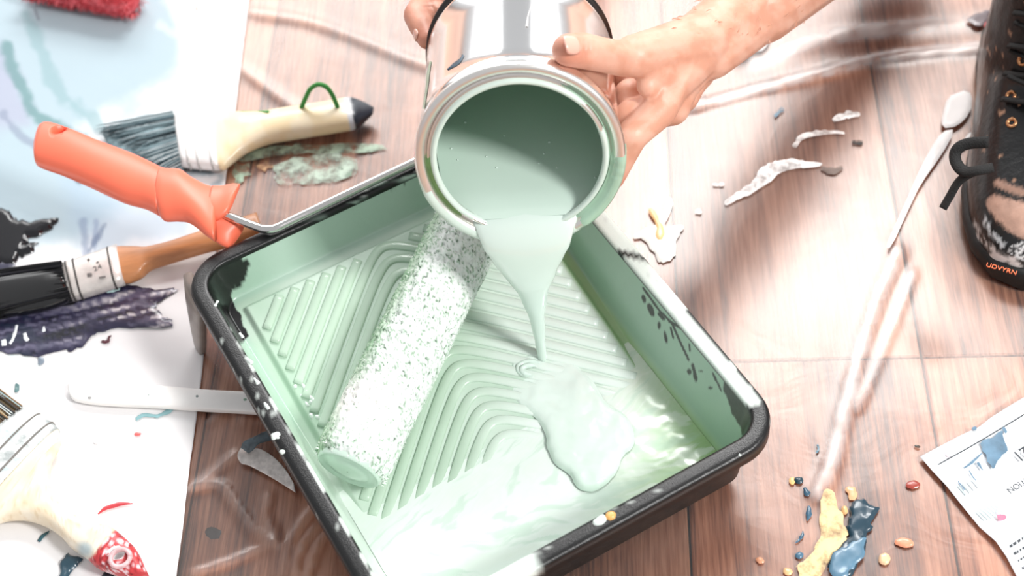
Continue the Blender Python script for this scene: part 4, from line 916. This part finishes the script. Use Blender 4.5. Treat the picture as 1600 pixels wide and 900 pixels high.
# thumbnail: a curved plate on the camera side of the thumb tip
def nailplate(c, along, face, L, W, r, parent):
    along = along/np.linalg.norm(along); face = face-along*(face@along); face /= np.linalg.norm(face); s_ = np.cross(along, face); V = []
    for i in np.linspace(-1, 1, 11):
        for j in np.linspace(-1, 1, 11):
            rr2 = max(0, 1-abs(i)**3)**.4*.98+.02; a_ = j*W*rr2/r
            V.append(c+along*(i*L)+s_*(math.sin(a_)*r)+face*(math.cos(a_)*r-(.0008 if abs(j) > .9 or abs(i) > .9 else 0)-.0012*max(0, -i)**3))
    o = mk('fingernail', V, gridF(11, 11), nm, parent); m_ = o.modifiers.new('t', 'SOLIDIFY'); m_.thickness = .0006; m_.offset = 0; return o
al = th[0][0]-th[1][0]; fc = (CAM-th[0][0]); fc /= np.linalg.norm(fc)
nailplate(th[0][0]+al/np.linalg.norm(al)*.0052, al, fc+CU*.30, .0074, .0074, .01155, hand)
# fine hairs on the forearm
Vs, Fs, Cs = [], [], []
VV = verts(hand); qh = project(VV); cand = np.where((qh[:, 0] > 1050) & (qh[:, 1] < 60) & (qh[:, 1] > -60) & (qh[:, 0] < 1260))[0]
nor = np.empty(len(VV)*3); hand.data.vertices.foreach_get('normal', nor); nor = nor.reshape(-1, 3)
for i in (RNG.choice(cand, 150) if len(cand) else []):
    if nor[i] @ (CAM-VV[i]) < 0: continue
    d_ = (wr-fo1)/np.linalg.norm(wr-fo1)*.008+nor[i]*.002+RNG.normal(0, .0015, 3); k = len(Vs); w_ = np.cross(d_, nor[i]); w_ = w_/np.linalg.norm(w_)*.00006
    Vs += [VV[i]-w_, VV[i]+w_, VV[i]+d_*.6+nor[i]*.001, VV[i]+d_]; Fs += [[k, k+1, k+2], [k+1, k+3, k+2]]
if Vs:
    hr = mk('arm_hair', Vs, Fs, mat('arm_hair', '#c08e76', .6), hand, smooth=False); hr['kind'] = 'stuff'
# --- the other hand, fingers hooked round the base of the can at the upper left
f1 = [(PD(722, -40, 1.262), .0125), (PD(668, 2, 1.235), .0122), (PD(652, 24, 1.208), .0112), (PD(659, 42, 1.195), .0100), (PD(667, 62, 1.186), .0078)]
f2 = [(PD(735, -58, 1.275), .0125), (PD(690, -14, 1.245), .0118), (PD(672, 4, 1.222), .0105), (PD(682, 22, 1.212), .0085)]
f3 = [(PD(752, -72, 1.29), .0125), (PD(712, -36, 1.26), .0115), (PD(700, -18, 1.24), .0100), (PD(706, -6, 1.225), .0085)]
f4 = [(PD(775, -82, 1.30), .0120), (PD(742, -62, 1.28), .0105), (PD(733, -46, 1.26), .0095), (PD(736, -34, 1.245), .0080)]
t4 = [(PD(850, -75, 1.30), .018), (PD(850, -52, 1.262), .0135), (PD(842, -40, 1.235), .0115), (PD(835, -32, 1.215), .0100)]
wr2 = PD(835, -190, 1.36); parts = []
for ch in (f1, f2, f3, f4, t4): parts += limb(ch); parts.append(cone(ch[0][0], wr2, .0165, .023))
parts += [cone(wr2, PD(900, -420, 1.50), .028, .040)]
hand2 = mk('hand', *merge(parts), skin); remesh(hand2, .0017, 5)
V = verts(hand2); q = project(V)
for ln in [[(655, 12), (675, 10), (683, 22)], [(690, 0), (700, 8)], [(662, 4), (690, 2)]]: V = crease(V, q, ln, .0012, 2.2)
setverts(hand2, V)
c2 = skincol(V, 130, [(f1[4][0], .012), (f1[2][0], .012)]); c2 = mixc(c2, np.full(len(V), .35), lin('#c9826a')); setcol(hand2, c2)
tag(hand2, 'fingers hooked round the base of the can at the upper left', 'hand')
al = f1[4][0]-f1[3][0]; nailplate(f1[4][0]*.6+f1[3][0]*.4, al, -CR+(-CF)*.35, .0050, .0045, .0088, hand2)

# ================================================================ paint stains, drips and scraps
def patchy(m, thr=.47, scale=55):
    nt = m.node_tree
    if 'patchy' in nt.nodes: return m
    b = nt.nodes['Principled BSDF']; o = [n for n in nt.nodes if n.type == 'OUTPUT_MATERIAL'][0]; tr = nt.nodes.new('ShaderNodeBsdfTransparent'); mx = nt.nodes.new('ShaderNodeMixShader'); mx.name = 'patchy'
    tc = nt.nodes.new('ShaderNodeTexCoord'); n = nt.nodes.new('ShaderNodeTexNoise'); n.inputs['Scale'].default_value = scale; n.inputs['Detail'].default_value = 6; n.inputs['Roughness'].default_value = .65
    mr = nt.nodes.new('ShaderNodeMapRange'); mr.inputs[1].default_value = thr-.10; mr.inputs[2].default_value = thr+.12
    nt.links.new(tc.outputs['Object'], n.inputs['Vector']); nt.links.new(n.outputs[0], mr.inputs[0]); nt.links.new(mr.outputs[0], mx.inputs[0]); nt.links.new(tr.outputs[0], mx.inputs[1]); nt.links.new(b.outputs[0], mx.inputs[2]); nt.links.new(mx.outputs[0], o.inputs[0]); return m
def st(name, poly, col, label, z=None, h=.0012, cat='paint stain', rough=.3, var=.15, dry=None, **k):
    m_ = mat('stain_'+col.strip('#')+('_%d' % int(rough*100)), col, rough, var=var, vscale=60, coat=.2)
    if dry: m_ = patchy(mat('dry_'+col.strip('#'), col, .5, var=var, vscale=60), dry)
    return blob(name, poly, .0022 if z is None else z, h, m_, label, cat, **k)
# on the cover paper
def purp(V, q_, d_):
    a_ = q_[:, 0]*.93-q_[:, 1]*-.1; s = fbm((q_[:, 1]+q_[:, 0]*.22)*.22, q_[:, 0]*.012, 140, 4); c = np.tile(lin('#2a2740'), (len(V), 1))
    c = mixc(c, .9*sstep(.45, .68, s), lin('#6b6880')); c = mixc(c, sstep(.62, .74, s)*sstep(70, 190, q_[:, 0]), lin('#d9d3d6')); c = mixc(c, sstep(.35, .25, s), lin('#12121c'))
    return mixc(c, .8*sstep(110, 20, q_[:, 0])*sstep(.5, .6, fbm(q_[:, 0]*.05, q_[:, 1]*.2, 144)), lin('#1e2a3c'))
blob('paint_smear', [(-40, 490), (40, 470), (90, 478), (140, 462), (200, 440), (240, 452), (285, 450), (250, 468), (238, 478), (262, 498), (272, 498), (270, 512), (225, 512), (160, 512), (140, 528), (128, 545), (112, 548), (85, 550), (60, 558), (30, 552), (-40, 545)], ZP, .0014, mat('purple_smear', attr=True, rough=.3, coat=.2, bump=.3, bscale=120), 'streaky purple paint smear below the black brush', 'paint stain', colf=purp, step=4, amp=7, seed=21, rpx=8)
st('paint_smear', [(-40, 330), (0, 322), (18, 332), (25, 345), (50, 348), (90, 336), (96, 344), (80, 358), (52, 372), (30, 388), (60, 376), (62, 384), (35, 398), (22, 412), (0, 418), (-40, 420)], '#0a0a10', 'thick black paint smear above the black brush at the left edge', z=ZP, h=.003, rough=.2, step=4, amp=6, seed=22)
st('paint_smear', [(-40, 415), (20, 405), (28, 420), (22, 432), (-40, 440)], '#33334a', 'small indigo paint smear between black smear and brush at left edge', z=ZP, step=4, amp=5, seed=23)
st('paint_drip', stroke([(92, 474), (105, 466), (118, 463), (134, 457)], [3, 5, 4, 3]), '#b9d4d3', 'pale aqua drip along the lower side of the black brush ferrule', z=ZP+.0016, step=3, amp=2, seed=24)
st('paint_drip', stroke([(166, 456), (178, 453), (188, 451)], [2, 3.2, 2]), '#b5d0cf', 'short pale aqua drip below the ferrule of the black brush', z=ZP+.0016, step=3, amp=1.5, seed=25)
for i, (p_, r_) in enumerate([([(15, 538), (20, 530), (24, 518), (26, 508)], 2.2), ([(38, 520), (41, 530), (44, 528)], 3), ([(68, 509), (69, 518)], 2.6), ([(2, 536), (10, 535)], 5)]):
    st('paint_drip', stroke(p_, r_), '#e6eaee', ['long white drip standing on the purple smear', 'forked white drip on the purple smear', 'small white drip on the middle of the purple smear', 'white drip at the left end of the purple smear'][i], z=ZP+.0016, step=2.5, amp=1, seed=26+i)
st('paint_stain', [(58, 560), (66, 556), (70, 566), (62, 572)], '#7b8794', 'grey smudge just below the purple smear', z=ZP, h=.0005, step=3, amp=3)
st('paint_stain', stroke([(158, 533), (168, 534), (172, 524)], [2, 3, 2]), '#5a2a34', 'dark maroon fleck under the purple smear', z=ZP, h=.0006, step=2.5, amp=2)
st('paint_stain', stroke([(212, 655), (225, 648), (245, 650), (262, 643), (270, 638)], [3, 3, 2.5, 4, 2]), '#8fb9bd', 'teal curved paint mark below the white stick', z=ZP, h=.0006, step=3, amp=1.5, seed=31)
st('paint_stain', ell(215, 678, 6, 2.6, -.1), '#dd6a68', 'small pinkish red spot beside the white stick', z=ZP, h=.0006, step=2.5, amp=1)
st('paint_stain', stroke([(154, 803), (163, 795), (175, 791), (190, 787), (207, 787)], [1, 3, 3.2, 3, .8]), '#c9434a', 'thin red paint stroke on the white paper', z=ZP, h=.0009, step=2.5, amp=.8, seed=32)
st('paint_stain', stroke([(60, 847), (66, 838), (77, 830)], [2.5, 3.4, 1]), '#35606a', 'short teal dash left of the cream brush handle', z=ZP, h=.0006, step=2.5, amp=1)
st('paint_stain', [(93, 885), (98, 870), (108, 864), (122, 867), (132, 874), (120, 882), (112, 895), (100, 910), (90, 905)], '#2f4d5c', 'crinkled dark teal paint blob under the cream brush handle', z=ZP, h=.0025, step=3, amp=3, seed=33, ripple=.6)
st('paint_stain', [(160, 894), (175, 894), (182, 905), (160, 908)], '#1b2f3a', 'dark navy paint dab under the red brush end', z=ZP, h=.0015, step=3, amp=2)
st('paint_stain', stroke([(25, 612), (27, 601), (29, 610)], [2, 3, 1]), '#5e7f80', 'tiny teal fleck above the ochre bristles', z=ZP, h=.0005, step=2.5, amp=1)
st('paint_stain', ell(150, 690, 5, 4), '#dcdcdc', 'faint grey spot on the white paper', z=ZP, h=.0004, step=2.5, amp=1)
st('paint_stain', ell(308, 11, 3.4, 3.4), '#e9b9ae', 'pale pink spot near the top of the paper', z=ZP, h=.0004, step=2.5, amp=.6)
# on the floor film
ZFm = .0030
st('paint_stain', [(1284, 768), (1298, 762), (1312, 790), (1316, 812), (1330, 832), (1318, 850), (1302, 868), (1278, 905), (1252, 905), (1240, 885), (1268, 868), (1278, 846), (1280, 812)], '#f3d49c', 'long yellow paint smear on the floor beside the navy blob', z=ZFm, h=.0004, step=4, amp=5, seed=41, dry=.40)
st('paint_stain', [(1325, 786), (1342, 781), (1358, 783), (1374, 792), (1374, 800), (1364, 812), (1360, 832), (1352, 843), (1352, 858), (1340, 878), (1334, 905), (1300, 905), (1294, 868), (1308, 860), (1318, 846), (1328, 838), (1320, 815), (1330, 805)], '#27404e', 'thick navy blue paint blob on the floor over the yellow smear', z=ZFm+.0004, h=.0022, step=3.5, amp=5, seed=42, ripple=.5, rough=.25)
st('paint_stain', [(1296, 868), (1312, 858), (1336, 842), (1354, 836), (1350, 868), (1330, 890), (1325, 905), (1298, 905)], '#5b7f96', 'lighter steel blue skin over the lower end of the navy blob', z=ZFm+.0022, h=.0012, step=3.5, amp=4, seed=43, ripple=.5)
st('paint_stain', [(1320, 758), (1336, 758), (1342, 772), (1340, 782), (1326, 780)], '#edb285', 'peach paint patch above the navy blob', z=ZFm, h=.0008, step=3, amp=3, seed=44)
for i, (poly, c, l, h) in enumerate([(ell(1248, 751, 8, 6, .4), '#27434f', 'small dark teal drop at the top of the blue drips', .0025), (stroke([(1257, 762), (1261, 772), (1263, 776)], [2, 5, 1]), '#35566a', 'leaf shaped blue drip below the dark teal drop', .0016),
        (stroke([(1264, 790), (1264, 803), (1261, 814)], [2, 5, 1]), '#3d6076', 'pointed blue drip left of the yellow smear', .0016), (stroke([(1255, 829), (1252, 840), (1243, 848)], [1, 2.5, .8]), '#3f6075', 'thin curved blue sliver left of the yellow smear', .001),
        (ell(1249, 868, 7, 6.5), '#4c7189', 'round blue droplet at the foot of the yellow smear', .0022), (stroke([(1277, 694), (1279, 702), (1275, 708)], [1.4, 1.8, 1.6]), '#4d7485', 'tiny curled teal sliver near the tray corner', .0012),
        (ell(1413, 848, 15, 8, .1), '#ea9a78', 'orange oval paint chip right of the navy blob', .0025), (ell(1382, 873, 9.5, 10), '#efc39a', 'round peach paint chip below the orange oval chip', .003), (ell(1426, 757, 12, 6.5, -.08), '#9e4236', 'dark red oval paint chip on the bare board', .0015),
        (ell(1231, 893, 8, 6), '#ecc08a', 'yellow round droplet at the lower end of the blue drips', .002), (ell(1433, 697, 5, 2, .3), '#4a4138', 'tiny dark fleck beside the printed sheet', .0012), (ell(1188, 876, 7, 4.5, .3), '#e3a07c', 'small orange crumb on the floor below the tray corner', .002),
        (ell(1320, 797, 5, 7), '#efbf86', 'yellow spot on the left edge of the navy blob', .004), (ell(1238, 751, 5, 6), '#f0bf7d', 'yellow fleck next to the dark teal drop', .001)]):
    st('paint_chip', poly, c, l, z=ZFm, h=h*.5, step=2.5, amp=1, seed=50+i, rpx=4)
st('paint_stain', [(1035, 355), (1045, 340), (1052, 318), (1048, 308), (1038, 314), (1036, 335), (1020, 352), (995, 362), (985, 372), (1008, 374), (1022, 395), (1030, 412), (1046, 412), (1056, 395), (1054, 372), (1070, 358), (1066, 350)], '#f2efe8', 'splash of white paint on the floor right of the can', z=ZFm, step=3.5, amp=3, seed=71)
st('paint_stain', [(1010, 328), (1022, 326), (1030, 345), (1042, 362), (1036, 378), (1020, 372), (1028, 352)], '#eec58e', 'yellow streak in the white splash right of the can', z=ZFm+.001, h=.0012, step=3, amp=3, seed=72)
for i, (poly, c, l) in enumerate([(stroke([(1132, 318), (1165, 298), (1180, 285)], [4, 6, 3]), '#f7f4f2', 'short white smear left of the pair of floor streaks'), (stroke([(1166, 305), (1195, 275), (1225, 258), (1282, 257)], [3, 13, 9, 3]), '#fbf8f6', 'broad white paint streak on the floor right of the hand'),
        (stroke([(1240, 230), (1258, 212), (1300, 206), (1320, 208)], [4, 4, 3, 2]), '#efe8e4', 'curved white paint loop above the broad white streak'), (stroke([(1300, 188), (1322, 180), (1344, 178)], [3, 6, 4]), '#f3efec', 'white dab above the small black fleck'),
        (stroke([(1332, 222), (1348, 224)], [4, 4]), '#2b2522', 'small black fleck on the boards right of the white loop'), (stroke([(1284, 262), (1300, 268), (1318, 260)], [3, 5, 3]), '#7a6a62', 'grey brown smudge at the end of the broad white streak'),
        (stroke([(1210, 182), (1218, 174), (1224, 168)], [3, 3, 4]), '#6c8798', 'faded blue fleck on the boards below the forearm'), (ell(1122, 288, 8, 3), '#f3eeea', 'small white spot left of the broad streak'), (ell(1090, 332, 5, 4), '#f0eae6', 'tiny white dot beside the splash')]):
    st('paint_stain', poly, c, l, z=ZFm, h=.0006, step=3.5, amp=2.5, seed=80+i, dry=.40)
for i, (poly, c, l) in enumerate([([(362, 242), (420, 228), (470, 226), (560, 222), (602, 228), (600, 236), (540, 240), (470, 240), (420, 244), (372, 256)], '#b3c9b2', 'thin green paint streak under the brush with the green cord'), ([(440, 250), (500, 240), (560, 244), (558, 272), (520, 286), (470, 282), (440, 292), (425, 275)], '#c3d6c4', 'mottled pale green stain between brush and tray'),
        ([(530, 256), (556, 252), (552, 272), (528, 278)], '#8fb296', 'darker green dab in the mottled stain'), ([(360, 262), (372, 250), (395, 262), (380, 290), (364, 288)], '#a9c4ac', 'green dab near the brush ferrule on the boards'), ([(400, 258), (425, 252), (430, 262), (405, 268)], '#d9ae82', 'tan paint mark between the green stains')]):
    st('paint_stain', poly, c, l, z=ZFm, h=.0003, step=4, amp=6, seed=90+i, rough=.4, var=.3, dry=.48)
# white patches on the right; the long strip paints the film crease's reflection
for i, (poly, l, h) in enumerate([([(1481, 152), (1500, 142), (1521, 144), (1516, 178), (1498, 196), (1471, 200), (1472, 178)], 'ragged white square near the boot', .0010), ([(1472, 204), (1494, 202), (1470, 244), (1440, 285), (1418, 330), (1392, 388), (1384, 384), (1404, 340), (1430, 280), (1452, 235)], 'long white strip standing in for the reflection on the film crease', .0010),
        ([(1508, 212), (1520, 204), (1512, 226), (1498, 240)], 'small torn white scrap between square and boot lace', .0010)]):
    o = st('white_scrap', poly, '#f7f2ef', l, z=.0062 if i != 2 else .004, h=h, cat='white scrap', rough=.55, var=.04, step=5, amp=1.5, it=1, seed=100+i)
st('paint_stain', [(1543, 12), (1565, 4), (1590, 10), (1605, 32), (1590, 42), (1560, 30)], '#dfeae8', 'white aqua patch at the top right behind the boot', z=ZFm+.004, h=.0012, step=4, amp=3, seed=105)
st('paint_stain', ell(1545, 41, 7, 8), '#d8696a', 'coral red spot beside the white patch at top right', z=ZFm+.004, h=.001, step=3, amp=1)
st('paint_stain', [(1508, 30), (1540, 14), (1550, 22), (1536, 40), (1515, 36)], '#6d5a5e', 'dull purple grey smudge at the top right edge', z=ZFm+.003, h=.0008, step=4, amp=4, seed=106)
# rippled raised white mound behind the forearm
rg = [(1128, 96), (1135, 62), (1170, 40), (1195, 15), (1203, 40), (1204, 70), (1180, 84), (1150, 94)]
o = st('mound', rg, '#f6f6f6', 'rippled white mound on the floor behind the forearm', z=ZFm, h=.014, cat='mound', rough=.8, var=.02, step=4, amp=2, seed=107, rpx=14, ripple=.7)
# thick drips on the tray rim and tray corners
dw = mat('drip_pale', '#e3ede7', .2, coat=.5); dg = mat('drip_mint', '#b6d0c0', .25, coat=.4)
for i, (poly, m_, z) in enumerate([(stroke([(384, 560), (394, 568)], 3.2), dw, ZR), (stroke([(396, 590), (404, 600)], [2, 4]), dw, ZR), (stroke([(412, 628), (420, 640)], [2.2, 3.5]), dw, ZR), ([(421, 679), (432, 674), (440, 678), (436, 684), (426, 688)], dw, ZR), (ell(441, 706, 5, 4), dw, ZR), (ell(434, 684, 3, 2.4), dw, ZR),
        (stroke([(340, 470), (336, 478)], 2), dw, ZR), (stroke([(374, 520), (380, 528)], [1.5, 3]), dw, ZR), ([(924, 815), (935, 806), (944, 802), (950, 812), (942, 821), (930, 823)], dw, ZR), ([(944, 802), (957, 797), (964, 803), (960, 812), (948, 814)], mat('drip_orange', '#e9b067', .3, coat=.3), ZR+.0004),
        ([(333, 410), (345, 400), (352, 408), (366, 396), (374, 398), (370, 408), (356, 414), (346, 426), (340, 428)], dg, .066), (stroke([(362, 404), (368, 416)], 2.5), dg, .066), (stroke([(376, 400), (384, 393)], 3), dg, .068), (stroke([(1146, 706), (1158, 712)], [.8, 1.6]), dw, ZR)]):
    blob('paint_drip', poly, z, .0018, m_, None, parent=tray, rpx=4, step=2.5, it=2, amp=1, seed=120+i)
# splashes beside the roller end
for i in range(16):
    x, y = 478+random.gauss(0, 9)+i*.8, 606+i*3+random.gauss(0, 4); yl = (P(x, y, .04)-TC); lx_, ly_ = yl@TE1, yl@TE2
    z = float(tray_z(np.array(lx_), np.array(ly_)))
    blob('paint_drip', ell(x, y, random.uniform(2.5, 6), random.uniform(2, 4.5), random.random()*3), z, .0022, dw, None, parent=tray, rpx=4, step=2.5, it=1, amp=2, seed=140+i)
# dark knot in the board at the lower left
st('wood_knot', ell(333, 832, 13, 9, .2), '#200e06', 'dark round knot in the floor board near the paper edge', z=.0004, h=.0003, step=3, amp=2, seed=160, parent=floor)
